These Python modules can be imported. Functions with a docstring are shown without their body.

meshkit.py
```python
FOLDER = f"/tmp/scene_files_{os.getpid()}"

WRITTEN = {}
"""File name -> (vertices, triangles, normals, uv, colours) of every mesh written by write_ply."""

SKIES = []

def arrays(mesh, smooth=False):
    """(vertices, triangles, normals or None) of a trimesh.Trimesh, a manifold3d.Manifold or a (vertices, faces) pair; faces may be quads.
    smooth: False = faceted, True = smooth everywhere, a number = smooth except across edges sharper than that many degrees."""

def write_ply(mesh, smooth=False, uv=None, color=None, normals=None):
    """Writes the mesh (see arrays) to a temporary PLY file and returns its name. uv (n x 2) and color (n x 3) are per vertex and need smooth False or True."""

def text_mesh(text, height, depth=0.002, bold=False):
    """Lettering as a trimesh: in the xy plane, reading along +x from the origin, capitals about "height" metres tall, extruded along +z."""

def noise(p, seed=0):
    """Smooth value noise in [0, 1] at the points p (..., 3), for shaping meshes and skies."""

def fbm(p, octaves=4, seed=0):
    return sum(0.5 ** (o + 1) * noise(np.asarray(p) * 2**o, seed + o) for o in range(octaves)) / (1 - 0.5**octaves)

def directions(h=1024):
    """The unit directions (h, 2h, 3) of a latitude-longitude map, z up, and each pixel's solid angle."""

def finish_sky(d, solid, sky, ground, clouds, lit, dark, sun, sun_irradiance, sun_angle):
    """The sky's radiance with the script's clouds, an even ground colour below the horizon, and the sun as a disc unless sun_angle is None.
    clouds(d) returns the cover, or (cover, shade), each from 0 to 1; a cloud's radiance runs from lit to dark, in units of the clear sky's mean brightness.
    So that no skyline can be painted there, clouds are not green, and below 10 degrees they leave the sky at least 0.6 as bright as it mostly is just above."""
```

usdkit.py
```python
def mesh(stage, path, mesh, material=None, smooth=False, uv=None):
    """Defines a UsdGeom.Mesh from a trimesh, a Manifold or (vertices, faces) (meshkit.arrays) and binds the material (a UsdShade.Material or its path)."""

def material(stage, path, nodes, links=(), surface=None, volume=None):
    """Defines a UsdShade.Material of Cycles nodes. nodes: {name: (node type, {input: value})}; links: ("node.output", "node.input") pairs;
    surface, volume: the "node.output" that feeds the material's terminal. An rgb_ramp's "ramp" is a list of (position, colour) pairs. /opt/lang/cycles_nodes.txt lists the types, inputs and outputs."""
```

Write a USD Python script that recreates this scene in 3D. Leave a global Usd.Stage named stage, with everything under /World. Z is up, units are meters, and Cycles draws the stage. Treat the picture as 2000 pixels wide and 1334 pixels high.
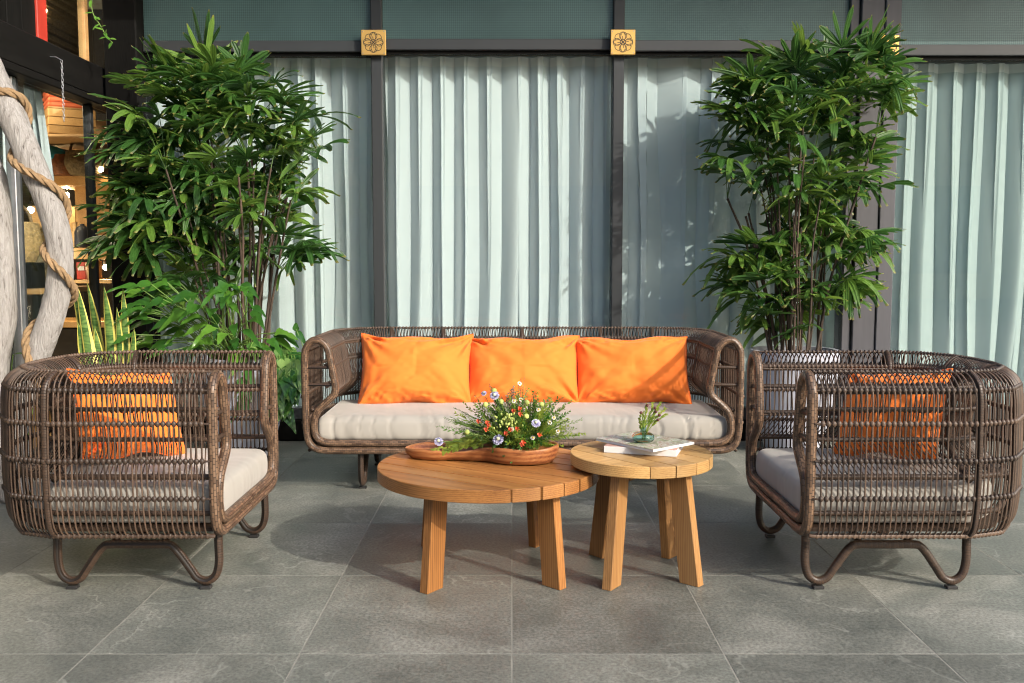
import math, random
import numpy as np
import trimesh, usdkit, meshkit
import manifold3d as m3
from shapely import affinity, union_all
from shapely.geometry import Polygon, Point, LineString, box as sbox
from pxr import Usd, UsdGeom, UsdLux, UsdShade, Sdf, Gf

stage = Usd.Stage.CreateInMemory()
UsdGeom.SetStageUpAxis(stage, UsdGeom.Tokens.z)
UsdGeom.SetStageMetersPerUnit(stage, 1.0)
stage.DefinePrim('/World', 'Xform')
stage.SetDefaultPrim(stage.GetPrimAtPath('/World'))
stage.DefinePrim('/World/Looks', 'Scope')
rnd = random.Random(7)
PI = math.pi

# ------------------------------------------------------------------ camera, sky, sun
CAM_H, PITCH = 1.2, math.degrees(math.atan(157 / 1850.))
cam = UsdGeom.Camera.Define(stage, '/World/camera')
cam.AddTranslateOp().Set(Gf.Vec3d(0, 0, CAM_H))
cam.AddRotateXOp().Set(90 - PITCH)
cam.CreateHorizontalApertureAttr(36.0)
cam.CreateVerticalApertureAttr(36.0 * 683 / 1024)
cam.CreateFocalLengthAttr(33.3)
cam.CreateClippingRangeAttr(Gf.Vec2f(0.05, 2000))
cam.CreateFStopAttr(4.0)
cam.CreateFocusDistanceAttr(4.3)
cam.CreateExposureAttr(0.92)

SUN_AZ, SUN_EL = math.atan2(0.74, -0.67), math.radians(29)
sd = np.array([math.sin(SUN_AZ) * math.cos(SUN_EL), math.cos(SUN_AZ) * math.cos(SUN_EL), math.sin(SUN_EL)])
sky_m = usdkit.material(stage, '/World/Looks/sky_air', {
    's': ('sky_texture', {'sky_type': 'single_scattering', 'sun_disc': False, 'sun_elevation': SUN_EL, 'sun_rotation': SUN_AZ,
                          'air_density': 1.0, 'aerosol_density': 3.0, 'ozone_density': 1.0}),
    'b': ('background_shader', {'strength': 0.15})}, [('s.color', 'b.color')], surface='b.background')
dome = UsdLux.DomeLight.Define(stage, '/World/sky')
UsdShade.MaterialBindingAPI.Apply(dome.GetPrim()).Bind(sky_m)
dome.GetPrim().SetCustomDataByKey('kind', 'structure')
sun = UsdLux.DistantLight.Define(stage, '/World/sun')
sun.CreateIntensityAttr(0.5); sun.CreateAngleAttr(0.6); sun.CreateColorAttr(Gf.Vec3f(1.0, 0.93, 0.83)); sun.CreateNormalizeAttr(True)
zx = sd; xx = np.cross([0, 0, 1.0], zx); xx /= np.linalg.norm(xx); yx = np.cross(zx, xx)
sun.AddTransformOp().Set(Gf.Matrix4d(*[float(v) for v in (*xx, 0, *yx, 0, *zx, 0, 0, 0, 8, 1)]))

# ------------------------------------------------------------------ helpers
_used = {}
def numbered(path):
    k = _used.get(path, -1) + 1
    _used[path] = k
    return path if k == 0 else '%s_%03d' % (path, k)

def tag(p, label=None, cat=None, group=None, kind=None):
    p = p.GetPrim() if hasattr(p, 'GetPrim') else p
    for k, v in (('label', label), ('category', cat), ('group', group), ('kind', kind)):
        if v: p.SetCustomDataByKey(k, v)
    return p

def thing(name, label, cat, loc=(0, 0, 0), rotz=0, group=None, kind=None):
    x = UsdGeom.Xform.Define(stage, numbered('/World/' + name))
    if any(loc) or rotz:
        x.AddTranslateOp().Set(Gf.Vec3d(*map(float, loc)))
        x.AddRotateZOp().Set(float(rotz))
    return tag(x, label, cat, group, kind)

def obj(name, mesh, mat, parent=None, smooth=False, uv=None, label=None):
    base = str(parent.GetPath()) if parent is not None else '/World'
    o = usdkit.mesh(stage, numbered(base + '/' + name), mesh, mat, smooth, uv).GetPrim()
    if label: o.SetCustomDataByKey('label', label)
    return o

def solo(name, mesh, mat, label, cat, smooth=False, group=None, uv=None, kind=None):
    return tag(obj(name, mesh, mat, None, smooth, uv), label, cat, group, kind)

F_, H_, TH = 1850., 1.2, math.atan(157 / 1850.)
def P(px, py, y):
    """a point of the place at distance y, from its bearing in the photograph"""
    u, v = (px - 1000) / F_, (667 - py) / F_
    r = np.array([u, math.cos(TH) + v * math.sin(TH), -math.sin(TH) + v * math.cos(TH)])
    return np.array([0, 0, H_]) + r * (y / r[1])

def tm(v, f): return trimesh.Trimesh(np.asarray(v, float), np.asarray(f, int), process=False)
def cat_(ms): return trimesh.util.concatenate([m if isinstance(m, trimesh.Trimesh) else tm(*m[:2]) for m in ms])

def bx(x0, x1, y0, y1, z0, z1, b=0.0):
    """a box, its edges chamfered by b"""
    if b <= 0:
        m = trimesh.creation.box(extents=(x1 - x0, y1 - y0, z1 - z0)); m.apply_translation(((x0 + x1) / 2, (y0 + y1) / 2, (z0 + z1) / 2)); return m
    pts = []
    for sx in (0, 1):
        for sy in (0, 1):
            for sz in (0, 1):
                c = [(x0, x1)[sx], (y0, y1)[sy], (z0, z1)[sz]]
                s = [1 - 2 * sx, 1 - 2 * sy, 1 - 2 * sz]
                for k in range(3):
                    q = [c[i] + s[i] * b for i in range(3)]; q[k] = c[k]; pts.append(q)
    return trimesh.convex.convex_hull(np.array(pts))

def catmull(pts, n=8, closed=False):
    p = np.asarray(pts, float)
    if closed: p = np.vstack([p[-1], p, p[0], p[1]])
    else: p = np.vstack([2 * p[0] - p[1], p, 2 * p[-1] - p[-2]])
    out = []
    for i in range(1, len(p) - 2):
        t = np.linspace(0, 1, n, endpoint=False)[:, None]
        a, b, c, d = p[i - 1], p[i], p[i + 1], p[i + 2]
        out.append(0.5 * (2 * b + (c - a) * t + (2 * a - 5 * b + 4 * c - d) * t ** 2 + (3 * b - a - 3 * c + d) * t ** 3))
    out = np.vstack(out)
    return out if closed else np.vstack([out, p[-2]])

def frames(p, closed=False):
    p = np.asarray(p, float)
    if closed: t = np.roll(p, -1, 0) - np.roll(p, 1, 0)
    else: t = np.gradient(p, axis=0)
    t /= np.maximum(np.linalg.norm(t, axis=1, keepdims=True), 1e-12)
    a = np.array([0, 0, 1.0]) if abs(t[0][2]) < 0.9 else np.array([1.0, 0, 0])
    n = np.cross(t[0], a); n /= np.linalg.norm(n)
    N = [n]
    for i in range(1, len(p)):
        n = N[-1] - t[i] * np.dot(N[-1], t[i]); n /= max(np.linalg.norm(n), 1e-12); N.append(n)
    N = np.array(N)
    return t, N, np.cross(t, N)

def tube(p, r, k=8, closed=False, cap=True):
    """(vertices, quads as triangles, uv in metres); r may vary along the path"""
    p = np.asarray(p, float); n = len(p)
    t, N, B = frames(p, closed)
    r = np.broadcast_to(np.asarray(r, float), (n,))
    if closed:
        p = np.vstack([p, p[:1]]); N = np.vstack([N, N[:1]]); B = np.vstack([B, B[:1]]); r = np.append(r, r[0]); n += 1
    a = np.linspace(0, 2 * PI, k + 1)
    v = p[:, None] + r[:, None, None] * (np.cos(a)[None, :, None] * N[:, None] + np.sin(a)[None, :, None] * B[:, None])
    s = np.concatenate([[0], np.cumsum(np.linalg.norm(np.diff(p, axis=0), axis=1))])
    uv = np.stack(np.broadcast_arrays(s[:, None], (a / (2 * PI))[None]), -1).reshape(-1, 2)
    i, j = np.meshgrid(np.arange(n - 1), np.arange(k), indexing='ij')
    q = (i * (k + 1) + j).ravel()
    f = np.vstack([np.stack([q, q + 1, q + k + 2], 1), np.stack([q, q + k + 2, q + k + 1], 1)])
    v = v.reshape(-1, 3)
    if cap and not closed:
        m = len(v); v = np.vstack([v, p[0], p[-1]]); uv = np.vstack([uv, uv[0], uv[-1]])
        f = np.vstack([f, [[m, j + 1, j] for j in range(k)], [[m + 1, (n - 1) * (k + 1) + j, (n - 1) * (k + 1) + j + 1] for j in range(k)]])
    return v, f, uv

def join(ts):
    V, Fs, U, o = [], [], [], 0
    for v, f, u in ts:
        V.append(v); Fs.append(np.asarray(f) + o); U.append(u); o += len(v)
    return np.vstack(V), np.vstack(Fs), np.vstack(U)

def lathe(prof, k=32, c=(0, 0, 0)):
    m = trimesh.creation.revolve(np.array(prof, float), sections=k)
    m.apply_translation(c); return m

def grid(fn, nu, nv, u=(0, 1), v=(0, 1)):
    a, b = np.meshgrid(np.linspace(*u, nu), np.linspace(*v, nv), indexing='ij')
    p = np.stack(fn(a, b), -1).reshape(-1, 3)
    i, j = np.meshgrid(np.arange(nu - 1), np.arange(nv - 1), indexing='ij')
    q = (i * nv + j).ravel()
    f = np.vstack([np.stack([q, q + nv, q + nv + 1], 1), np.stack([q, q + nv + 1, q + 1], 1)])
    return p, f

def rotz(a):
    c, s = math.cos(a), math.sin(a); return np.array([[c, -s, 0], [s, c, 0], [0, 0, 1.0]])
def rotx(a):
    c, s = math.cos(a), math.sin(a); return np.array([[1.0, 0, 0], [0, c, -s], [0, s, c]])
def roty(a):
    c, s = math.cos(a), math.sin(a); return np.array([[c, 0, s], [0, 1.0, 0], [-s, 0, c]])

# ------------------------------------------------------------------ materials
def mat(name, nodes, links, surface='p.BSDF'):
    return usdkit.material(stage, '/World/Looks/' + name, nodes, links, surface=surface)

def plain(name, c, rough=0.5, metal=0.0, var=0.25, scale=9.0, bump=0.15, bscale=60.0, stretch=(1, 1, 1), per=0.2, spec=0.5, extra=None, dist=0.004):
    """principled with a mottled base colour, fine relief and a tone of its own for each piece"""
    c = np.array(c, float)
    nodes = {'tc': ('texture_coordinate', {}), 'mp': ('mapping', {'scale': stretch}),
             'n': ('noise_texture', {'scale': scale, 'detail': 5.0, 'roughness': 0.6}),
             'r': ('rgb_ramp', {'ramp': [(0.25, c * (1 - var)), (0.75, np.minimum(c * (1 + var), 1))]}),
             'oi': ('object_info', {}), 'mr': ('map_range', {'to_min': 1 - per, 'to_max': 1 + per}),
             'h': ('hsv', {}), 'n2': ('noise_texture', {'scale': bscale, 'detail': 3.0}),
             'b': ('bump', {'strength': bump, 'distance': dist}),
             'p': ('principled_bsdf', {'roughness': rough, 'metallic': metal, 'specular_ior_level': spec, **(extra or {})})}
    links = [('tc.object', 'mp.vector'), ('mp.vector', 'n.vector'), ('mp.vector', 'n2.vector'), ('n.fac', 'r.fac'), ('r.color', 'h.color'),
             ('oi.random', 'mr.value'), ('mr.result', 'h.value'), ('h.color', 'p.base_color'), ('n2.fac', 'b.height'), ('b.normal', 'p.normal')]
    return mat(name, nodes, links)

M = {}
# slate-look porcelain: grey-green, cloudy, with pale hairline veins and dark grain
M['tile'] = mat('slate_tile', {
    'g': ('geometry', {}), 'oi': ('object_info', {}), 'off': ('vector_math', {'math_type': 'scale', 'scale': 37.0}),
    'cx': ('combine_xyz', {}), 'mul': ('math', {'math_type': 'multiply', 'value2': 91.0}), 'add': ('vector_math', {'math_type': 'add'}),
    'n': ('noise_texture', {'scale': 2.6, 'detail': 9.0, 'roughness': 0.68, 'distortion': 0.5}),
    'r': ('rgb_ramp', {'ramp': [(0.31, (0.080, 0.089, 0.080)), (0.5, (0.140, 0.148, 0.130)), (0.70, (0.235, 0.237, 0.208))]}),
    'nf': ('noise_texture', {'scale': 85.0, 'detail': 5.0, 'roughness': 0.75}),
    'rf': ('rgb_ramp', {'ramp': [(0.38, (0.42, 0.42, 0.42)), (0.60, (1.28, 1.28, 1.28))]}),
    'm1': ('mix', {'mix_type': 'multiply', 'fac': 0.75}),
    'nv': ('noise_texture', {'scale': 1.5, 'detail': 5.0, 'roughness': 0.6, 'distortion': 0.6}),
    'rv': ('rgb_ramp', {'ramp': [(0.492, (0, 0, 0)), (0.4995, (1, 1, 1)), (0.5005, (1, 1, 1)), (0.506, (0, 0, 0))]}),
    'nm': ('noise_texture', {'scale': 2.2, 'detail': 2.0}),
    'rm': ('rgb_ramp', {'ramp': [(0.47, (0, 0, 0)), (0.60, (1, 1, 1))]}),
    'vm': ('mix', {'mix_type': 'multiply', 'fac': 1.0}), 'bw': ('rgb_to_bw', {}), 'vs': ('math', {'math_type': 'multiply', 'value2': 0.42}),
    'm2': ('mix', {'mix_type': 'mix', 'color2': (0.36, 0.37, 0.33)}),
    'mr': ('map_range', {'to_min': 0.74, 'to_max': 1.16}), 'h': ('hsv', {}),
    'b': ('bump', {'strength': 0.32, 'distance': 0.003}),
    'rr': ('map_range', {'from_min': 0.3, 'from_max': 0.7, 'to_min': 0.36, 'to_max': 0.56}),
    'p': ('principled_bsdf', {'specular_ior_level': 0.5})},
    [('oi.random', 'mul.value1'), ('mul.value', 'cx.x'), ('mul.value', 'cx.y'), ('g.position', 'add.vector1'), ('cx.vector', 'add.vector2'),
     ('add.vector', 'n.vector'), ('add.vector', 'nf.vector'), ('add.vector', 'nv.vector'), ('add.vector', 'nm.vector'),
     ('n.fac', 'r.fac'), ('nf.fac', 'rf.fac'), ('r.color', 'm1.color1'), ('rf.color', 'm1.color2'),
     ('nv.fac', 'rv.fac'), ('nm.fac', 'rm.fac'), ('rv.color', 'vm.color1'), ('rm.color', 'vm.color2'), ('vm.color', 'bw.color'), ('bw.val', 'vs.value1'),
     ('vs.value', 'm2.fac'), ('m1.color', 'm2.color1'), ('m2.color', 'h.color'), ('oi.random', 'mr.value'), ('mr.result', 'h.value'),
     ('h.color', 'p.base_color'), ('nf.fac', 'b.height'), ('b.normal', 'p.normal'), ('n.fac', 'rr.value'), ('rr.result', 'p.roughness')])
M['grout'] = plain('grout', (0.215, 0.21, 0.18), 0.9, var=0.2, per=0)
M['ground'] = plain('paved_ground', (0.15, 0.155, 0.145), 0.8, var=0.3, scale=0.6, per=0)

def teak(name, dark, mid, light, rough, ang, ringy=1.0, tilt=0.0):
    """solid wood: growth rings round the plank's axis, which lies at ang degrees, plus fine fibre"""
    return mat(name, {
        'tc': ('texture_coordinate', {}), 'oi': ('object_info', {}), 'mul': ('math', {'math_type': 'multiply', 'value2': 13.7}),
        'cx': ('combine_xyz', {}), 'add': ('vector_math', {'math_type': 'add'}),
        'mp': ('mapping', {'rotation': (0, math.radians(tilt), math.radians(ang)), 'scale': (1, 1, 1)}),
        'ms': ('mapping', {'scale': (0.16, 1.5, 1.5)}), 'mf': ('mapping', {'scale': (4.0, 150.0, 150.0)}),
        'w': ('wave_texture', {'wave_type': 'rings', 'rings_direction': 'x', 'scale': 30.0 * ringy, 'distortion': 3.0, 'detail': 3.0, 'detail_scale': 1.6}),
        'n': ('noise_texture', {'scale': 5.0, 'detail': 4.0}), 'nf': ('noise_texture', {'scale': 1.0, 'detail': 4.0, 'roughness': 0.65}),
        'mx': ('mix_float', {'fac': 0.26}), 'mx2': ('mix_float', {'fac': 0.42}),
        'r': ('rgb_ramp', {'ramp': [(0.3, dark), (0.5, mid), (0.7, light)]}),
        'mr': ('map_range', {'to_min': 0.76, 'to_max': 1.2}), 'h': ('hsv', {}),
        'b': ('bump', {'strength': 0.18, 'distance': 0.0015}),
        'p': ('principled_bsdf', {'roughness': rough, 'specular_ior_level': 0.45})},
        [('oi.random', 'mul.value1'), ('mul.value', 'cx.x'), ('mul.value', 'cx.z'), ('tc.object', 'mp.vector'), ('mp.vector', 'add.vector1'), ('cx.vector', 'add.vector2'),
         ('add.vector', 'ms.vector'), ('add.vector', 'mf.vector'), ('ms.vector', 'w.vector'), ('ms.vector', 'n.vector'), ('mf.vector', 'nf.vector'),
         ('n.fac', 'mx.a'), ('w.fac', 'mx.b'), ('mx.result', 'mx2.a'), ('nf.fac', 'mx2.b'), ('mx2.result', 'r.fac'),
         ('r.color', 'h.color'), ('oi.random', 'mr.value'), ('mr.result', 'h.value'), ('h.color', 'p.base_color'),
         ('nf.fac', 'b.height'), ('b.normal', 'p.normal')])

PLANK_A = -33.0
M['teak_top'] = teak('teak_top', (0.15, 0.056, 0.016), (0.295, 0.127, 0.036), (0.40, 0.20, 0.065), 0.4, -PLANK_A)
M['teak_leg'] = teak('teak_leg', (0.15, 0.056, 0.015), (0.29, 0.124, 0.034), (0.40, 0.195, 0.062), 0.45, 0, 1.0, 90)
M['teak_pale'] = teak('pale_teak', (0.26, 0.135, 0.045), (0.42, 0.25, 0.092), (0.53, 0.34, 0.145), 0.42, -40.0)
M['teak_pale_leg'] = teak('pale_teak_leg', (0.19, 0.088, 0.028), (0.32, 0.160, 0.054), (0.42, 0.235, 0.09), 0.45, 0, 1.0, 90)
M['bowl'] = teak('carved_bowl_wood', (0.16, 0.045, 0.022), (0.40, 0.15, 0.052), (0.58, 0.28, 0.11), 0.33, 12, 0.35)
M['shopwood'] = teak('shop_wood', (0.30, 0.16, 0.06), (0.45, 0.26, 0.10), (0.55, 0.35, 0.16), 0.5, 90)

M['cane'] = plain('wicker_cane', (0.066, 0.042, 0.028), 0.46, var=0.3, scale=14, per=0.55, bump=0.35, bscale=140)
M['rail'] = plain('dark_cane_rail', (0.055, 0.034, 0.022), 0.45, var=0.3, scale=20, per=0.2, bump=0.4, bscale=120)
def woven(name, c1, c2, mortar, scale, bw, rh, off):
    return mat(name, {
        'uv': ('texture_coordinate', {}), 'mp': ('mapping', {'scale': scale}),
        'br': ('brick_texture', {'color1': c1, 'color2': c2, 'mortar': mortar, 'scale': 1.0, 'mortar_size': 0.09, 'mortar_smooth': 0.6, 'brick_width': bw, 'row_height': rh, 'offset': off, 'bias': -0.1}),
        'b': ('bump', {'strength': 1.0, 'distance': 0.006, 'invert': True}),
        'p': ('principled_bsdf', {'roughness': 0.42})},
        [('uv.UV', 'mp.vector'), ('mp.vector', 'br.vector'), ('br.color', 'p.base_color'), ('br.fac', 'b.height'), ('b.normal', 'p.normal')])
M['weave'] = woven('woven_frame', (0.185, 0.115, 0.07), (0.05, 0.028, 0.017), (0.008, 0.005, 0.003), (75, 11, 1), 1.7, 1.0, 0.5)
M['wrap'] = woven('wrapped_leg', (0.055, 0.033, 0.021), (0.036, 0.022, 0.014), (0.009, 0.006, 0.004), (105, 0.5, 1), 1.0, 4.0, 0.0)

def fabric(name, c, rough=0.85, w=900.0, sheen=0.25, var=0.06):
    c = np.array(c)
    return mat(name, {
        'tc': ('texture_coordinate', {}), 'n': ('noise_texture', {'scale': 5.0, 'detail': 4.0}),
        'r': ('rgb_ramp', {'ramp': [(0.3, c * (1 - var)), (0.7, np.minimum(c * (1 + var), 1))]}),
        'n2': ('noise_texture', {'scale': w, 'detail': 2.0}), 'b': ('bump', {'strength': 0.25, 'distance': 0.001}),
        'p': ('principled_bsdf', {'roughness': rough, 'sheen_weight': sheen, 'sheen_roughness': 0.4, 'specular_ior_level': 0.25})},
        [('tc.object', 'n.vector'), ('tc.object', 'n2.vector'), ('n.fac', 'r.fac'), ('r.color', 'p.base_color'), ('n2.fac', 'b.height'), ('b.normal', 'p.normal')])
M['orange'] = fabric('orange_cloth', (0.87, 0.205, 0.032), sheen=0.12)
M['orange_seam'] = fabric('orange_seam_cloth', (0.80, 0.17, 0.025), sheen=0.1)
M['beige'] = fabric('beige_cloth', (0.35, 0.332, 0.295))
M['curtain'] = mat('curtain_cloth', {
    'd': ('diffuse_bsdf', {'color': (0.68, 0.73, 0.745)}), 't': ('translucent_bsdf', {'color': (0.74, 0.79, 0.80)}),
    'm': ('mix_closure', {'fac': 0.33})}, [('d.BSDF', 'm.closure1'), ('t.BSDF', 'm.closure2')], surface='m.closure')
M['curtain_shaded'] = mat('shaded_curtain_cloth', {  # darker copy of the curtain cloth, shade painted into its colour
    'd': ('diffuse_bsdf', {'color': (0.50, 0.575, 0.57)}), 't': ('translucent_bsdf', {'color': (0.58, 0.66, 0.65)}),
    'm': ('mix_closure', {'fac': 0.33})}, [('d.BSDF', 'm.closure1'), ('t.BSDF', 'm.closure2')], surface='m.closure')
M['header'] = plain('curtain_tape', (0.78, 0.80, 0.79), 0.8, var=0.05, per=0)
M['glass'] = mat('window_glass', {
    'f': ('layer_weight', {'blend': 0.5}), 'pw': ('math', {'math_type': 'power', 'value2': 5.0}), 'ma': ('math', {'math_type': 'multiply_add', 'value2': 0.9, 'value3': 0.035}),
    't': ('transparent_bsdf', {'color': (0.95, 0.984, 0.982)}), 'g': ('glossy_bsdf', {'roughness': 0.0, 'color': (1, 1, 1)}),
    'm': ('mix_closure', {})}, [('f.facing', 'pw.value1'), ('pw.value', 'ma.value1'), ('ma.value', 'm.fac'), ('t.BSDF', 'm.closure1'), ('g.BSDF', 'm.closure2')], surface='m.closure')
M['frame'] = plain('painted_metal_frame', (0.024, 0.028, 0.031), 0.5, var=0.12, scale=3, bump=0.05, per=0.08, stretch=(1, 1, 0.2))
M['column'] = plain('painted_wood_column', (0.062, 0.063, 0.074), 0.55, var=0.15, scale=6, bump=0.12, per=0.06, stretch=(4, 4, 0.3))
M['black'] = plain('black_stained_timber', (0.0045, 0.0045, 0.0042), 0.65, var=0.4, scale=5, bump=0.25, per=0.15, spec=0.1, stretch=(3, 3, 0.5))
M['blackh'] = plain('black_stained_beam', (0.005, 0.0048, 0.0045), 0.65, var=0.4, scale=5, bump=0.3, per=0.15, spec=0.1, stretch=(3, 0.4, 3))
M['transom'] = mat('wired_glass', {
    'tc': ('texture_coordinate', {}), 'mp': ('mapping', {'scale': (1, 1, 1)}),
    'w1': ('wave_texture', {'bands_direction': 'x', 'scale': 24.0}), 'w2': ('wave_texture', {'bands_direction': 'z', 'scale': 30.0}),
    'mx': ('mix_float', {'fac': 0.55}),
    'n': ('noise_texture', {'scale': 1.4, 'detail': 4.0}), 'r': ('rgb_ramp', {'ramp': [(0.3, (0.052, 0.098, 0.096)), (0.7, (0.09, 0.165, 0.165))]}),
    'r2': ('rgb_ramp', {'ramp': [(0.2, (0.55, 0.55, 0.55)), (0.8, (1.3, 1.3, 1.3))]}), 'm1': ('mix', {'mix_type': 'multiply', 'fac': 0.8}),
    'b': ('bump', {'strength': 0.2, 'distance': 0.002}),
    'p': ('principled_bsdf', {'roughness': 0.38, 'specular_ior_level': 0.4})},
    [('tc.object', 'mp.vector'), ('mp.vector', 'w1.vector'), ('mp.vector', 'w2.vector'), ('mp.vector', 'n.vector'), ('w1.fac', 'mx.a'), ('w2.fac', 'mx.b'),
     ('n.fac', 'r.fac'), ('mx.result', 'r2.fac'), ('r.color', 'm1.color1'), ('r2.color', 'm1.color2'), ('m1.color', 'p.base_color'), ('mx.result', 'b.height'), ('b.normal', 'p.normal')])
M['gold'] = plain('brushed_brass', (0.70, 0.43, 0.13), 0.42, metal=0.8, var=0.08, per=0.05, bump=0.1, bscale=200)
M['ink'] = plain('dark_engraving', (0.03, 0.022, 0.012), 0.5, per=0)
M['dim'] = plain('dim_wall', (0.58, 0.65, 0.63), 0.9, per=0)
M['dark'] = plain('dark_wall', (0.035, 0.03, 0.026), 0.8, per=0)
M['pot'] = plain('pale_glazed_pot', (0.36, 0.38, 0.44), 0.4, var=0.06, per=0.04, bump=0.05)
M['darkpot'] = plain('dark_pot', (0.05, 0.05, 0.05), 0.5)
M['soil'] = plain('potting_soil', (0.04, 0.028, 0.018), 0.95, var=0.5, scale=60, bump=1.0, bscale=90, dist=0.01)
M['pad'] = plain('black_rubber', (0.015, 0.015, 0.015), 0.6)
M['steel'] = plain('grey_metal', (0.35, 0.37, 0.40), 0.35, metal=0.8)
M['red'] = plain('red_paint', (0.42, 0.035, 0.02), 0.5)

def leafmat(name, dark, mid, light, rough=0.32, tip=None, tr=0.25, ribs=0.0):
    nodes = {
        'oi': ('object_info', {}), 'tc': ('texture_coordinate', {}), 'sp': ('separate_xyz', {}),
        'n': ('noise_texture', {'scale': 7.0, 'detail': 3.0}), 'ad': ('mix_float', {'fac': 0.35}),
        'r': ('rgb_ramp', {'ramp': [(0.12, dark), (0.5, mid), (0.9, light)]}),
        'tr': ('rgb_ramp', {'ramp': [(0.94, (0, 0, 0)), (1.0, (0.9, 0.9, 0.9))]}), 'bw': ('rgb_to_bw', {}),
        'm': ('mix', {'color2': tip or mid}),
        'w': ('wave_texture', {'bands_direction': 'x', 'scale': 1.6}), 'b': ('bump', {'strength': 0.35 if ribs else 0.0, 'distance': 0.003}),
        'p': ('principled_bsdf', {'roughness': rough, 'specular_ior_level': 0.5}), 't': ('translucent_bsdf', {}), 'hs': ('hsv', {'value': 1.7, 'hue': 0.485}),
        'mx': ('mix_closure', {'fac': tr})}
    links = [('tc.object', 'n.vector'), ('oi.random', 'ad.a'), ('n.fac', 'ad.b'), ('ad.result', 'r.fac'), ('tc.UV', 'sp.vector'), ('sp.y', 'tr.fac'), ('tr.color', 'bw.color'), ('bw.val', 'm.fac'),
             ('r.color', 'm.color1'), ('m.color', 'p.base_color'), ('m.color', 'hs.color'), ('hs.color', 't.color'), ('p.BSDF', 'mx.closure1'), ('t.BSDF', 'mx.closure2'),
             ('tc.UV', 'w.vector'), ('w.fac', 'b.height'), ('b.normal', 'p.normal')]
    return mat(name, nodes, links, 'mx.closure')
M['palm'] = leafmat('palm_leaf', (0.016, 0.056, 0.014), (0.043, 0.118, 0.021), (0.125, 0.225, 0.034), 0.36, (0.22, 0.19, 0.05), 0.25, 1)
M['philo'] = leafmat('philodendron_leaf', (0.016, 0.062, 0.012), (0.042, 0.135, 0.018), (0.115, 0.255, 0.032), 0.3, None, 0.28)
M['pothos'] = leafmat('pothos_leaf', (0.02, 0.085, 0.018), (0.055, 0.16, 0.03), (0.24, 0.38, 0.11), 0.28, None, 0.25)
M['vine'] = leafmat('vine_leaf', (0.05, 0.15, 0.02), (0.09, 0.24, 0.03), (0.16, 0.34, 0.05), 0.4, None, 0.35)
M['snake'] = mat('snake_leaf', {
    'tc': ('texture_coordinate', {}), 'mp': ('mapping', {'scale': (6, 6, 30)}), 'n': ('noise_texture', {'scale': 1.6, 'detail': 3.0, 'distortion': 1.0}),
    'r': ('rgb_ramp', {'ramp': [(0.38, (0.030, 0.085, 0.020)), (0.62, (0.14, 0.235, 0.06))]}), 'p': ('principled_bsdf', {'roughness': 0.38})},
    [('tc.object', 'mp.vector'), ('mp.vector', 'n.vector'), ('n.fac', 'r.fac'), ('r.color', 'p.base_color')])
M['snake_edge'] = plain('snake_leaf_margin', (0.52, 0.47, 0.10), 0.4, var=0.15)
M['stem'] = plain('palm_stem', (0.055, 0.036, 0.024), 0.7, var=0.6, scale=40, bump=0.6, bscale=90, stretch=(1, 1, 0.25), per=0.35)
M['greenstem'] = plain('green_stem', (0.12, 0.22, 0.04), 0.5, var=0.2)
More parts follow.
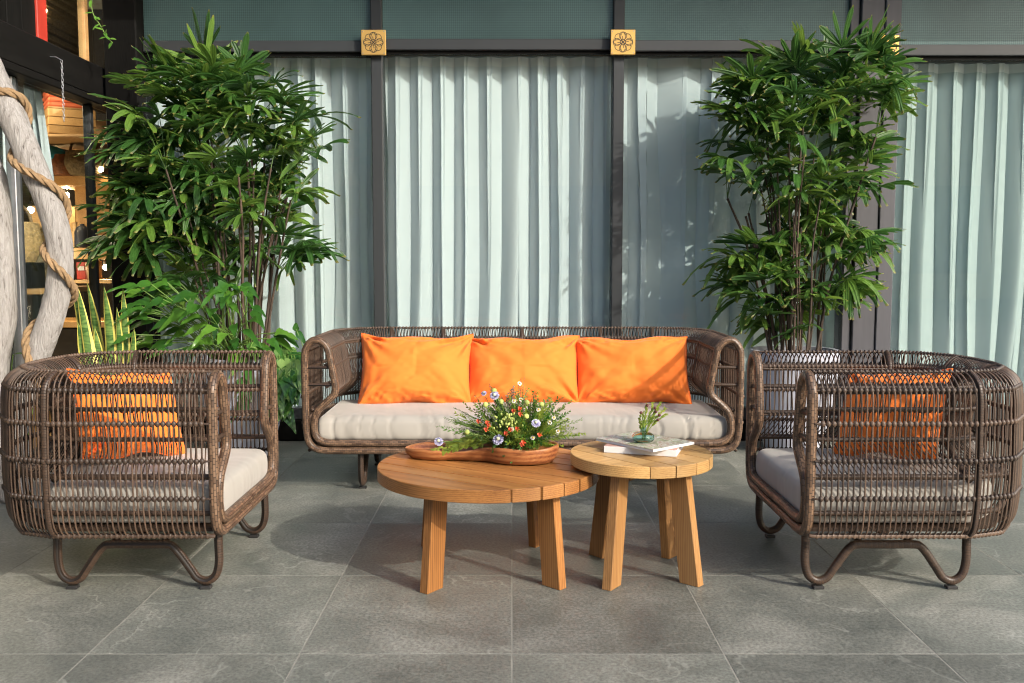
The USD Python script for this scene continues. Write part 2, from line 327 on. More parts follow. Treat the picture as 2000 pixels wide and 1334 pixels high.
M['drift'] = mat('weathered_driftwood', {
    'tc': ('texture_coordinate', {}), 'mp': ('mapping', {'scale': (55, 55, 9)}), 'n': ('noise_texture', {'scale': 1.2, 'detail': 8.0, 'roughness': 0.65, 'distortion': 0.8}),
    'r': ('rgb_ramp', {'ramp': [(0.30, (0.06, 0.05, 0.04)), (0.42, (0.26, 0.245, 0.23)), (0.7, (0.40, 0.39, 0.375))]}),
    'b': ('bump', {'strength': 0.9, 'distance': 0.015}), 'p': ('principled_bsdf', {'roughness': 0.85})},
    [('tc.object', 'mp.vector'), ('mp.vector', 'n.vector'), ('n.fac', 'r.fac'), ('r.color', 'p.base_color'), ('n.fac', 'b.height'), ('b.normal', 'p.normal')])
M['rope'] = plain('jute_rope', (0.25, 0.165, 0.085), 0.9, var=0.3, scale=60, bump=0.5, bscale=160, per=0.1)
M['straw'] = plain('woven_straw', (0.40, 0.26, 0.11), 0.75, var=0.45, scale=45, bump=1.0, bscale=70, dist=0.01, per=0.2)
M['strawd'] = plain('dark_woven_straw', (0.16, 0.12, 0.06), 0.75, var=0.5, scale=45, bump=1.0, bscale=70, dist=0.01, per=0.2)
M['brownb'] = plain('brown_woven_basket', (0.20, 0.07, 0.025), 0.6, var=0.4, scale=50, bump=0.8, bscale=80, dist=0.008)
M['redcloth'] = plain('orange_red_cloth', (0.62, 0.13, 0.05), 0.8, var=0.15, per=0.25)
M['blue'] = plain('blue_cloth', (0.03, 0.30, 0.48), 0.8, var=0.4, scale=20)
M['navy'] = plain('navy_bottle', (0.02, 0.025, 0.04), 0.4)
M['tan'] = plain('tan_card', (0.45, 0.31, 0.16), 0.7)
M['palerefl'] = plain('pale_reflection_cloth', (0.48, 0.53, 0.55), 0.85, var=0.12, scale=3)
M['paper'] = plain('white_paper', (0.62, 0.63, 0.64), 0.6, var=0.04, per=0.03)
M['pagese'] = plain('book_page_edges', (0.62, 0.63, 0.65), 0.7, var=0.15, scale=8, stretch=(0.3, 0.3, 90), per=0)
M['bulb'] = mat('lit_bulb', {'e': ('emission', {'color': (1.0, 0.66, 0.32), 'strength': 150.0})}, [], 'e.emission')

# ------------------------------------------------------------------ ground and paving
solo('ground', bx(-150, 150, -150, 150, -0.3, -0.012), M['ground'], None, None, kind='structure')
floor = UsdGeom.Xform.Define(stage, '/World/floor').GetPrim(); tag(floor, kind='structure')
TX, TY, Y0 = 0.65, 0.728, 2.812
obj('grout_bed', bx(-4.4, 4.8, -0.9, 6.26, -0.010, -0.0007), M['grout'], floor)
for j in range(-5, 5):
    for i in range(-7, 7):
        x0, x1, y0, y1 = i * TX, (i + 1) * TX, Y0 + j * TY, min(Y0 + (j + 1) * TY, 6.262)
        if y1 - y0 < 0.05 or y1 < -0.8: continue
        g = 0.0019
        obj('tile', bx(x0 + g, x1 - g, y0 + g, y1 - g, -0.009, 0.0, 0.0012), M['tile'], floor)

# ------------------------------------------------------------------ glass front behind the sofa
WY = 6.30
fac = thing('glass_front', 'dark framed glass front with teal wired upper panels behind the sofa', 'building front')
XB = [(-2.39, -0.915), (-0.84, 0.655), (0.728, 2.185), (2.505, 5.2)]
ZB0, ZB1, ZT = 2.562, 2.633, 3.5
def glasspane(x0, x1, y, z0, z1, parent, name='glass_pane', m='glass'):
    return obj(name, bx(x0, x1, y, y + 0.006, z0, z1), M[m], parent)
for k, (x0, x1) in enumerate(XB):
    zb = (-0.012, 0, -0.008, -0.036)[k]
    obj('plinth', bx(x0, x1, WY - 0.03, WY + 0.09, 0, 0.14, 0.004), M['blackh'], fac)
    obj('bottom_rail', bx(x0, x1, WY - 0.02, WY + 0.06, 0.142, 0.22, 0.004), M['frame'], fac)
    obj('transom', bx(x0, x1, WY - 0.035, WY + 0.07, ZB0 + zb, ZB1 + zb, 0.005), M['frame'], fac)
    obj('transom_shadow_gap', bx(x0, x1, WY - 0.01, WY + 0.05, ZB0 + zb - 0.022, ZB0 + zb - 0.001), M['black'], fac)
    glasspane(x0, x1, WY, 0.222, ZB0 + zb - 0.023, fac)
    obj('upper_panel', bx(x0, x1, WY + 0.0, WY + 0.03, ZB1 + zb + 0.001, ZT), M['transom'], fac)
for x0, x1 in ((-0.915, -0.84), (0.655, 0.728)):
    obj('mullion', bx(x0 + 0.001, x1 - 0.001, WY - 0.04, WY + 0.09, 0, ZT, 0.005), M['frame'], fac)
# broad painted column on the right, in boards with shadow gaps between
for x0, x1, y0 in ((2.187, 2.245, -0.03), (2.252, 2.40, -0.05), (2.403, 2.503, -0.062)):
    obj('column_board', bx(x0, x1, WY + y0, WY + 0.12, 0, ZT, 0.005), M['column'], fac)
obj('eave', bx(-2.39, 5.2, WY - 0.98, WY - 0.052, 3.42, 3.52, 0.01), M['blackh'], fac)
obj('top_beam', bx(-2.39, 5.2, WY - 0.05, WY + 0.2, ZT + 0.001, ZT + 0.9, 0.01), M['frame'], fac)

def emblem():
    R, r, w = 0.040, 0.0235, 0.0036
    cs = [Point(R * math.cos(a), R * math.sin(a)).buffer(r, 24) for a in np.arange(8) * PI / 4]
    u = union_all(cs)
    rim = u.boundary.buffer(w / 2)
    core = []
    for k in range(4):
        a = k * PI / 2
        p1 = Point(0.031, 0.024).buffer(0.039, 32).intersection(Point(0.031, -0.024).buffer(0.039, 32))
        p1 = affinity.rotate(affinity.translate(p1, 0.002, 0), math.degrees(a), origin=(0, 0))
        core.append(p1)
    petals = union_all(core)
    lines = [rim] + [c.boundary.buffer(w / 2) for c in core]
    for c in cs[1::2]: lines.append(c.boundary.difference(petals).buffer(w / 2))
    for c in cs[0::2]: lines.append(c.boundary.intersection(union_all(cs[1::2])).difference(petals).buffer(w / 2))
    for k in range(4):
        a = k * PI / 2
        lines.append(LineString([(0.012 * math.cos(a), 0.012 * math.sin(a)), (0.036 * math.cos(a + 0.12), 0.036 * math.sin(a + 0.12))]).buffer(w / 2))
        a += PI / 4
        lines.append(LineString([(0, 0), (0.013 * math.cos(a), 0.013 * math.sin(a))]).buffer(w / 2))
    s = union_all(lines)
    return trimesh.util.concatenate([trimesh.creation.extrude_polygon(g, 0.0016, engine='earcut') for g in getattr(s, 'geoms', [s])])
EMB = emblem()
for x, z in ((-0.889, 2.598), (0.712, 2.600), (2.405, 2.565)):
    pl = obj('brass_plaque', bx(x - 0.079, x + 0.079, WY - 0.085, WY - 0.063, z - 0.079, z + 0.079, 0.003), M['gold'], fac)
    e = EMB.copy(); e.apply_transform(trimesh.transformations.rotation_matrix(PI / 2, (1, 0, 0))); e.apply_translation((x, WY - 0.0848, z))
    obj('flower_emblem', e, M['ink'], pl)
    for sx in (-0.068, 0.068):
        for sz in (-0.068, 0.068):
            q = lathe([(0, 0), (0.0035, 0), (0.0028, 0.0018), (0, 0.0022)], 10); q.apply_transform(trimesh.transformations.rotation_matrix(PI / 2, (1, 0, 0))); q.apply_translation((x + sx, WY - 0.085, z + sz)); obj('screw', q, M['steel'], pl)

# unseen building added across the court to hide the horizon in the panes
opp = thing('opposite_building', 'unseen building added across the court to darken the window reflections', 'building')
obj('opposite_wall', bx(-26, 26, -19, -18, -0.01, 9.0), M['tan'], opp)
obj('opposite_roof', bx(-26.5, 26.5, -19.5, -17.3, 9.002, 9.3, 0.03), M['blackh'], opp)
for k in range(12):
    wx = -22 + 4 * k
    w_ = obj('window', bx(wx - 1.1, wx + 1.1, -17.999, -17.95, 0.8, 3.6, 0.01), M['frame'], opp)
    obj('pane', bx(wx - 1.0, wx + 1.0, -17.948, -17.93, 0.9, 3.5), M['transom'], w_)

# room behind the curtains
room = UsdGeom.Xform.Define(stage, '/World/curtained_room').GetPrim(); tag(room, kind='structure')
obj('back_wall', bx(-2.35, 5.2, 8.4, 8.5, 0, 3.4), M['dim'], room)
obj('side_wall', bx(-2.42, -2.36, WY + 0.13, 8.4, 0, 3.4), M['dim'], room)
obj('side_wall', bx(5.2, 5.3, WY + 0.1, 8.5, 0, 3.4), M['dim'], room)
obj('room_ceiling', bx(-2.36, 5.2, WY + 0.03, 8.4, 2.95, 3.1), M['dim'], room)
obj('room_floor', bx(-2.36, 5.2, WY + 0.1, 8.4, -0.005, 0.02), M['dim'], room)

def curtain(x0, x1, period, amp, ztop, seed, label, cloth='curtain'):
    t = thing('curtain', label, 'curtain', group=None)
    rs = random.Random(seed)
    n = int(round((x1 - x0) / period))
    ph = [rs.uniform(-0.35, 0.35) for _ in range(n + 2)]
    am = [rs.uniform(0.75, 1.2) for _ in range(n + 2)]
    yc = WY + 0.16
    def fn(u, z):
        s = u * n
        i = np.clip(np.floor(s).astype(int), 0, n)
        fr = s - i
        pa = np.array(ph)[i] * (1 - fr) + np.array(ph)[i + 1] * fr
        aa = np.array(am)[i] * (1 - fr) + np.array(am)[i + 1] * fr
        low = np.clip((ztop - z) / 2.4, 0, 1)
        wob = (meshkit.noise(np.stack([s * 0.8, z * 0.7, 0 * z + seed], -1)) - 0.5) * low
        a = 2 * PI * (s + pa * 0.6 + wob * 0.75)
        x = x0 + (x1 - x0) * u + period * (0.20 * np.sin(2 * a) - 0.05 * np.cos(a)) * (1 - 0.4 * low) + 0.02 * wob
        y = yc + amp * aa * (2 * ((1 + np.sin(a)) / 2) ** 1.9 - 0.9 + 0.10 * np.sin(3 * a + wob * 4)) * (1 - 0.2 * low) + 0.012 * low * np.sin(2.3 * a + 3 * wob)
        return x, y, z
    nu = n * 26 + 1
    def body(u, w): return fn(u, 0.03 + (ztop - 0.058 - 0.03) * w)
    obj('drape', grid(body, nu, 34), M[cloth], t, True)
    def head(u, w):
        x, y, z = fn(u, ztop - 0.058 + 0.058 * w); return x, y - 0.003 + 0 * z, z
    obj('header_tape', grid(head, nu, 4), M['header'], t, True)
    obj('curtain_track', bx(x0, x1, yc - 0.012, yc + 0.012, ztop + 0.003, ztop + 0.03), M['steel'], t)
    return t
curtain(-2.33, -0.93, 0.158, 0.046, 2.545, 3, 'pale aqua pleated curtain behind the palm and left end of the sofa')
curtain(-0.86, 0.68, 0.150, 0.046, 2.552, 5, 'pale aqua pleated curtain in the middle bay, between the two slim mullions')
curtain(0.71, 2.14, 0.240, 0.040, 2.545, 8, 'looser pale curtain in the bay dappled by palm shadow')
curtain(2.54, 5.1, 0.152, 0.050, 2.51, 11, 'pleated curtain right of the grey column, its cloth colour darkened to look shaded', 'curtain_shaded')

# ------------------------------------------------------------------ timber shop front on the left
GX = -2.70
shop = thing('shop_front', 'black timber shop front with lit display window left of the palms', 'shop front')
obj('corner_post', bx(-2.605, -2.392, 6.17, 6.5, 0, 3.5, 0.008), M['black'], shop)
obj('beam', bx(GX - 0.1, GX + 0.075, 2.2, 6.5, 2.235, 2.44, 0.01), M['blackh'], shop)
obj('beam_ledge', bx(GX - 0.06, GX + 0.093, 2.2, 6.5, 2.19, 2.233, 0.006), M['blackh'], shop)
obj('window_mullion', bx(GX - 0.03, GX + 0.02, 5.17, 5.215, 0.12, 2.188, 0.004), M['steel'], shop)
obj('window_mullion', bx(GX - 0.03, GX + 0.015, 5.225, 5.25, 0.12, 2.188, 0.004), M['frame'], shop)
obj('window_mullion', bx(GX - 0.03, GX + 0.02, 6.12, 6.166, 0.12, 2.188, 0.004), M['frame'], shop)
obj('sill', bx(GX - 0.08, GX + 0.05, 2.2, 6.168, 0, 0.118, 0.006), M['blackh'], shop)
for y0, y1 in ((2.25, 5.168), (5.252, 6.118), (6.168, 6.5)):
    obj('glass_pane', bx(GX - 0.008, GX - 0.002, y0, y1, 0.12, 2.188), M['glass'], shop)
obj('glass_pane', bx(GX - 0.008, GX - 0.002, 5.58, 6.10, 2.442, 3.4), M['glass'], shop)
obj('glass_pane', bx(GX - 0.008, GX - 0.002, 6.155, 6.5, 2.442, 3.4), M['glass'], shop)
obj('upper_frame', bx(GX - 0.03, GX + 0.015, 6.102, 6.15, 2.442, 3.4, 0.003), M['shopwood'], shop)
obj('red_board', bx(GX - 0.02, GX + 0.03, 5.465, 5.578, 2.442, 3.4, 0.004), M['red'], shop, label='red painted upright board')
for k in range(6):
    y1 = 5.463 - 0.16 * k
    obj('upper_board', bx(GX - 0.02, GX + 0.02 + 0.004 * (k % 2), y1 - 0.155, y1, 2.442, 3.4, 0.004), M['black'], shop)
for k in range(16):  # added slats in place of an awning mirrored in the upper pane
    obj('louvre_slat', bx(-3.42, -3.36, 3.4, 7.6, 2.46 + k * 0.058, 2.497 + k * 0.058, 0.004), M['strawd'], shop)
obj('eave', bx(GX - 0.15, GX + 0.06, 2.2, 6.5, 3.41, 3.9, 0.01), M['blackh'], shop)

sr = UsdGeom.Xform.Define(stage, '/World/shop_interior').GetPrim(); tag(sr, kind='structure')
obj('rear_wall', bx(-6.5, -2.72, 8.6, 8.7, 0, 3.5), M['dark'], sr)
obj('far_wall', bx(-6.6, -6.5, 2.2, 8.7, 0, 3.5), M['dark'], sr)
obj('inner_wall', bx(-2.71, -2.66, 6.52, 8.6, 0, 3.5), M['dark'], sr)
obj('shop_ceiling', bx(-6.5, -2.81, 2.2, 8.6, 3.42, 3.5), M['dim'], sr)
obj('shop_floor', bx(-6.5, -2.79, 2.2, 8.6, -0.004, 0.02), M['shopwood'], sr)
obj('end_wall', bx(-6.5, -2.8, 2.1, 2.19, 0, 3.5), M['dark'], sr)

# shelves and goods seen through the window
D = 7.0
sh = thing('shelf_unit', 'warm wooden display shelving inside the shop window', 'shelving')
def sbx(px0, px1, py0, py1, y, d, b=0.003):
    a, c = P(px0, py1, y), P(px1, py0, y)
    return bx(a[0], c[0], y, y + d, a[2], c[2], b)
obj('shelf', sbx(86, 216, 343, 362, D, 0.5), M['shopwood'], sh)
obj('upright', sbx(150, 216, 363, 482, D + 0.12, 0.05), M['shopwood'], sh)
obj('shelf', sbx(128, 218, 484, 506, D - 0.12, 0.5), M['shopwood'], sh)
obj('shelf', sbx(60, 218, 628, 640, D - 0.05, 0.5), M['shopwood'], sh)
obj('cabinet_door', sbx(100, 218, 642, 800, D, 0.4), M['dark'], sh)
obj('back_board', sbx(176, 218, 235, 342, D + 0.3, 0.03), M['shopwood'], sh)
obj('back_board', sbx(60, 146, 402, 482, D + 0.5, 0.03), M['tan'], sh)

def crate(c, w, d, h, rz, label):
    t = thing('wooden_crate', label, 'crate', c, rz)
    n = 3; hh = h / n
    for k in range(n):
        z0, z1 = k * hh + 0.002, (k + 1) * hh - 0.002
        obj('slat', bx(-w / 2, w / 2, -d / 2, -d / 2 + 0.014, z0, z1, 0.002), M['shopwood'], t)
        obj('slat', bx(w / 2 - 0.014, w / 2, -d / 2 + 0.015, d / 2 - 0.015, z0, z1, 0.002), M['shopwood'], t)
        obj('slat', bx(-w / 2, w / 2, d / 2 - 0.014, d / 2, z0, z1, 0.002), M['shopwood'], t)
        obj('slat', bx(-w / 2, -w / 2 + 0.014, -d / 2 + 0.015, d / 2 - 0.015, z0, z1, 0.002), M['shopwood'], t)
    obj('crate_bottom', bx(-w / 2 + 0.015, w / 2 - 0.015, -d / 2 + 0.015, d / 2 - 0.015, 0.004, 0.016), M['shopwood'], t)
    obj('crate_lid', bx(-w / 2 + 0.003, w / 2 - 0.003, -d / 2 + 0.003, d / 2 - 0.003, h, h + 0.012, 0.002), M['shopwood'], t)
    return t
cc = P(136, 268, 6.75)
crate(tuple(cc), 0.30, 0.34, 0.17, 32, 'open slatted wooden crate under folded orange cloths in the shop window')
st = thing('cloth_stack', 'stack of folded orange and red cloths on the wooden crate', 'cloth stack', (cc[0], cc[1], cc[2] + 0.183), 32)
for k in range(4):
    obj('folded_cloth', bx(-0.148 + 0.004 * (k % 2), 0.148, -0.165, 0.165 - 0.005 * (k % 2), k * 0.034, k * 0.034 + 0.031, 0.009), M['redcloth'], st)
# what the crate stands on
cs = P(136, 270, 6.75)
obj('crate_board', bx(cs[0] - 0.26, cs[0] + 0.34, 6.5, 7.3, cs[2] - 0.022, cs[2] - 0.002, 0.003), M['shopwood'], sh)
def blob(name, px, py, y, rx, rz_, m, label, cat, seed=1):
    c = P(px, py, y)
    s = trimesh.creation.icosphere(subdivisions=3); v = s.vertices.copy()
    v *= (1 + 0.35 * (meshkit.fbm(v * 1.7 + seed * 9) - 0.5))[:, None]
    v = v * [rx, rx * 0.8, rz_] + c
    return solo(name, tm(v, s.faces), M[m], label, cat, True)
blob('cloth_bundle', 101, 306, 6.95, 0.11, 0.075, 'blue', 'crumpled bright blue cloth bundle left of the small brown basket', 'cloth bundle', 2)
def basket(px, py_b, y, r, h, m, label, handle=False, belly=1.15, name='woven_basket', hm='rope'):
    c = P(px, py_b, y)
    t = thing(name, label, 'basket', tuple(c))
    prof = [(0, 0.002), (r * 0.8, 0.0)]
    for k in range(13):
        u = k / 12
        prof.append((r * (0.8 + (belly - 0.8) * math.sin(PI * min(u * 1.15, 1) * 0.75) + (0.012 if k % 2 else 0)), h * u))
    tr_ = prof[-1][0]
    prof += [(tr_ - 0.012, h + 0.006), (tr_ - 0.02, h - 0.004), (r * 0.75, 0.02), (0, 0.02)]
    obj('basket_body', lathe(prof, 28), M[m], t, 40)
    if handle:
        a = np.linspace(0, PI, 16)
        obj('handle', tube(np.stack([tr_ * 0.75 * np.cos(a), 0 * a - r * .2, h - 0.01 + 0.12 * np.sin(a)], 1), 0.01, 6)[:2], M[hm], t, True)
    return t
basket(120, 342, 6.95, 0.075, 0.14, 'brownb', 'small red-brown woven basket on the upper shop shelf', False, 1.1)
basket(167, 342, 6.92, 0.125, 0.16, 'strawd', 'dark woven bag with curved handle on the upper shop shelf', True, 1.1)
basket(42, 512, 5.9, 0.10, 0.24, 'straw', 'tall golden straw basket with handle, leftmost in the shop window', True, 1.2)
basket(66, 522, 6.3, 0.115, 0.26, 'straw', 'round golden straw basket behind the roped driftwood', False, 1.3)
basket(80, 560, 6.2, 0.15, 0.23, 'strawd', 'large olive dark round basket lowest of the basket pile', False, 1.3)
# table under the baskets
tt = thing('display_table', 'low dark display table holding straw baskets in the shop', 'table')
zt = P(80, 560, 6.2)[2]
obj('table_top', bx(-3.45, -2.86, 5.75, 6.55, zt - 0.035, zt - 0.002, 0.004), M['shopwood'], tt)
for sx in (-3.4, -2.91):
    for sy in (5.8, 6.5): obj('leg', bx(sx - 0.02, sx + 0.02, sy - 0.02, sy + 0.02, 0.02, zt - 0.036, 0.003), M['black'], tt)
zs = P(100, 560, 5.9)[2]
obj('basket_stand', bx(P(42, 512, 5.9)[0] - 0.1, P(42, 512, 5.9)[0] + 0.1, 5.82, 5.99, zt, P(42, 512, 5.9)[2] - 0.002, 0.004), M['black'], tt)
obj('basket_stand', bx(P(66, 522, 6.3)[0] - 0.09, P(66, 522, 6.3)[0] + 0.09, 6.32, 6.5, zt, P(66, 522, 6.3)[2] - 0.002, 0.004), M['black'], tt)
bp = P(162, 483, 6.98)
solo('dark_bottle', lathe([(0, 0), (0.055, 0.0), (0.058, 0.01), (0.054, 0.11), (0.04, 0.145), (0.018, 0.158), (0.016, 0.17), (0, 0.17)], 24, bp), M['navy'], 'dark navy rounded bottle on the middle shop shelf', 'bottle', 40)
bp = P(148, 483, 7.04)
solo('ceramic_jar', lathe([(0, 0), (0.03, 0.0), (0.05, 0.04), (0.035, 0.09), (0.016, 0.12), (0.016, 0.18), (0.022, 0.185), (0, 0.185)], 24, bp), M['tan'], 'cream long-necked jar beside the dark navy bottle', 'jar', 40)
for px0, px1, py0, py1, m, lab in ((150, 166, 512, 546, 'red', 'small red packet box with white edge below the middle shelf'), (171, 190, 510, 546, 'tan', 'tan card box beside the red packet')):
    t = thing('packet_box', lab, 'box')
    obj('box_body', sbx(px0, px1, py0, py1, 7.02, 0.08), M[m], t)
    obj('box_flap', sbx(px0 + 2, px1 - 2, py0 + 8, py0 + 16, 7.012, 0.006, 0.001), M['paper' if m == 'red' else 'straw'], t)
obj('shelf', sbx(142, 218, 547, 553, 6.98, 0.4), M['tan'], sh, label='pale narrow shelf')
for px, py, dd in ((105, 376, 7.4), (130, 381, 7.4), (190, 521, 7.3), (207, 522, 7.3), (182, 590, 6.95), (85, 20, 7.0), (196, 330, 6.9), (60, 410, 6.7)):
    c = P(px, py, dd)
    t = thing('spot_lamp', {105: 'lit round spot lamp above the cream jar, left of a pair', 130: 'lit round spot lamp above the cream jar, right of a pair', 190: 'small lit lamp under the middle shelf, left one', 207: 'small lit lamp under the middle shelf by the window post',
                            182: 'low amber lamp glowing behind the snake plant', 85: 'ceiling lamp behind the upper shop window', 196: 'amber lamp lighting the upright behind the bag', 60: 'lamp hanging over the straw baskets'}[px], 'lamp', tuple(c))
    s = trimesh.creation.icosphere(subdivisions=2, radius=0.022); obj('bulb', s, M['bulb'], t, True)
    obj('lamp_cap', lathe([(0, 0.022), (0.012, 0.021), (0.018, 0.045), (0.006, 0.06), (0, 0.06)], 14), M['black'], t)
    top = {105: 3.42, 130: 3.42, 60: 3.42, 85: 3.42}.get(px, c[2] + 0.09)
    obj('lamp_stem', tube([(0, 0, 0.058), (0, 0, top - c[2])], 0.003, 5)[:2], M['black'], t, True)

def reflection_sheet(pts, y, m, label, seed):
    """cloth added in place of curtain reflections: a folded sheet between two edges"""
    a, b = [np.array(q, float) for q in pts]
    def fn(u, w):
        z = a[0][1] * (1 - w) + a[1][1] * w
        xl = a[0][0] * (1 - w) + a[1][0] * w; xr = b[0][0] * (1 - w) + b[1][0] * w
        return xl + (xr - xl) * u, y + 0.03 * np.sin(u * 19 + seed + w), z
    return solo('hanging_cloth', grid(fn, 40, 12), M[m], label, 'cloth', True)
def pz(px, py, y): q = P(px, py, y); return q[0], q[2]
reflection_sheet(([pz(40, 90, 5.7), pz(60, 352, 5.7)], [pz(62, 90, 5.7), pz(102, 342, 5.7)]), 5.7, 'palerefl', 'pale grey cloth added in place of reflected curtains, right of the window post', 1)
reflection_sheet(([pz(-40, 90, 5.45), pz(-40, 345, 5.45)], [pz(18, 90, 5.45), pz(30, 345, 5.45)]), 5.45, 'palerefl', 'pale blue cloth added in place of reflected curtains, behind the top of the driftwood', 2)

for k, (lx, ly, lz, it) in enumerate(((-3.25, 6.2, 2.3, 4.0), (-3.9, 6.3, 2.9, 9.0), (-3.3, 6.75, 1.25, 0.9), (-3.25, 6.4, 0.85, 1.2))):
    L_ = UsdLux.SphereLight.Define(stage, '/World/shop_lamp_light_%d' % (k + 1)); L_.CreateRadiusAttr(0.05); L_.CreateIntensityAttr(it); L_.CreateNormalizeAttr(True)
    L_.CreateColorAttr(Gf.Vec3f(1.0, 0.80, 0.54)); L_.AddTranslateOp().Set(Gf.Vec3d(lx, ly, lz))

# ------------------------------------------------------------------ driftwood, rope, chain, vine
def branch(pts, radii, seed, k=20):
    p = catmull(pts, 10); r = np.interp(np.linspace(0, 1, len(p)), np.linspace(0, 1, len(radii)), radii)
    v, f, uv = tube(p, r, k)
    nrm = v.copy(); nv = len(p) * (k + 1)
    c = np.repeat(p, k + 1, 0); d = v[:nv] - c
    a = meshkit.fbm(np.column_stack([c[:, 2] * 5 + seed, d[:, 0] * 14, d[:, 1] * 14]))
    v[:nv] = c + d * (0.72 + 0.56 * a)[:, None]
    return (v, f), p, r
pts = [P(-70, 20, 4.75), P(-8, 160, 4.75), P(24, 225, 4.73), P(68, 330, 4.7), P(110, 440, 4.7), P(119, 530, 4.7), P(96, 630, 4.7), P(54, 740, 4.7), P(20, 860, 4.7), [-2.5, 4.7, 0.0]]
dm, dp, dr = branch(pts, [0.055, 0.064, 0.066, 0.066, 0.060, 0.064, 0.060, 0.062, 0.070, 0.082], 3)
solo('driftwood_trunk', dm, M['drift'], 'bleached curved driftwood trunk wound with rope before the shop window', 'driftwood', True)
# rope-less second trunk at the very edge, a solid stand-in for a reflection
pts2 = [P(-14, 300, 4.75), P(-4, 350, 4.75), P(0, 430, 4.72), P(8, 540, 4.7), P(8, 630, 4.7), P(-6, 740, 4.7), [-2.6, 4.7, 0.0]]
dm2, _, _ = branch(pts2, [0.02, 0.045, 0.052, 0.052, 0.058, 0.06, 0.07], 8)
solo('driftwood_trunk', dm2, M['drift'], 'pale bare trunk without rope at the left edge, added in place of a reflection', 'driftwood', True)
rp = thing('rope', 'thick twisted jute rope wound round the driftwood trunk', 'rope')
i0, i1 = int(0.10 * len(dp)), int(0.86 * len(dp))
t_, N_, B_ = frames(dp)
tt_ = np.linspace(i0, i1, 420)
cen = np.stack([np.interp(tt_, np.arange(len(dp)), dp[:, k]) for k in range(3)], 1)
rr = np.interp(tt_, np.arange(len(dp)), dr)
# turns of the rope: the front passes run down to the right
turn = np.linspace(0, 2 * PI * 3.9, len(tt_)) + 3.2
side = np.stack([np.cos(turn), np.sin(turn), 0 * turn], 1)
tan = np.gradient(cen, axis=0); tan /= np.linalg.norm(tan, axis=1, keepdims=True)
side -= tan * (side * tan).sum(1, keepdims=True); side /= np.linalg.norm(side, axis=1, keepdims=True)
rpath = cen + side * (rr * 1.02 + 0.013)[:, None]
_, RN, RB = frames(rpath)
L = np.concatenate([[0], np.cumsum(np.linalg.norm(np.diff(rpath, axis=0), axis=1))])
for k in range(3):
    a = L / 0.011 * 0.42 + k * 2 * PI / 3
    q = rpath + 0.0105 * (np.cos(a)[:, None] * RN + np.sin(a)[:, None] * RB)
    obj('strand', tube(q, 0.0105, 7)[:2], M['rope'], rp, True)
ch = thing('hanging_chain', 'thin silver chain hanging from the black beam before the window', 'chain')
ca, cb = P(126, 136, 5.5), P(129, 232, 5.5)
ca[0] = cb[0] = -2.56; ca[1] = cb[1] = 5.5; ca[2], cb[2] = 2.34, 2.0
nl = 20
for k in range(nl):
    z0 = ca[2] - (ca[2] - cb[2]) * k / nl; hl = (ca[2] - cb[2]) / nl * 0.68
    a = np.linspace(0, 2 * PI, 12, endpoint=False)
    e = np.stack([0.0055 * np.cos(a), 0 * a, hl * np.sin(a)], 1) @ rotz(PI / 2 * (k % 2)).T + [ca[0], ca[1], z0 - hl]
    obj('link', tube(e, 0.0016, 5, True)[:2], M['steel'], ch, True)
obj('hook', tube([(ca[0] - 0.085, ca[1], 2.36), (ca[0] - 0.03, ca[1], 2.355), (ca[0], ca[1], 2.338)], 0.003, 6)[:2], M['steel'], ch, True)

def leaf_mesh(base, d, n, L, W, prof, droop=0.2, fold=0.15, rows=7, wav=0.0, seed=0):
    """one blade: 3 columns x rows, folded on its midrib, drooping with its length; returns v, f, uv"""
    d = np.asarray(d, float); d /= np.linalg.norm(d); n = np.asarray(n, float); n -= d * n.dot(d)
    if np.linalg.norm(n) < 1e-6: n = np.array([1.0, 0, 0]) - d * d[0]
    n /= np.linalg.norm(n); s = np.cross(d, n)
    u = np.linspace(0, 1, rows); w = np.interp(u, [q[0] for q in prof], [q[1] for q in prof]) * W / 2
    c = np.asarray(base)[None] + d[None] * (u * L)[:, None] + np.array([0, 0, -1.0])[None] * (droop * L * u ** 2)[:, None]
    wv = wav * np.sin(u * 9 + seed)
    l = c - s * w[:, None] + n * (fold * w + wv)[:, None]; r = c + s * w[:, None] + n * (fold * w - wv)[:, None]
    v = np.stack([l, c, r], 1).reshape(-1, 3)
    uv = np.stack(np.broadcast_arrays(np.array([0, 0.5, 1.0])[None], u[:, None]), -1).reshape(-1, 2)
    f = []
    for i in range(rows - 1):
        for j in range(2):
            a = i * 3 + j; f += [[a, a + 1, a + 4], [a, a + 4, a + 3]]
    return v, np.array(f), uv
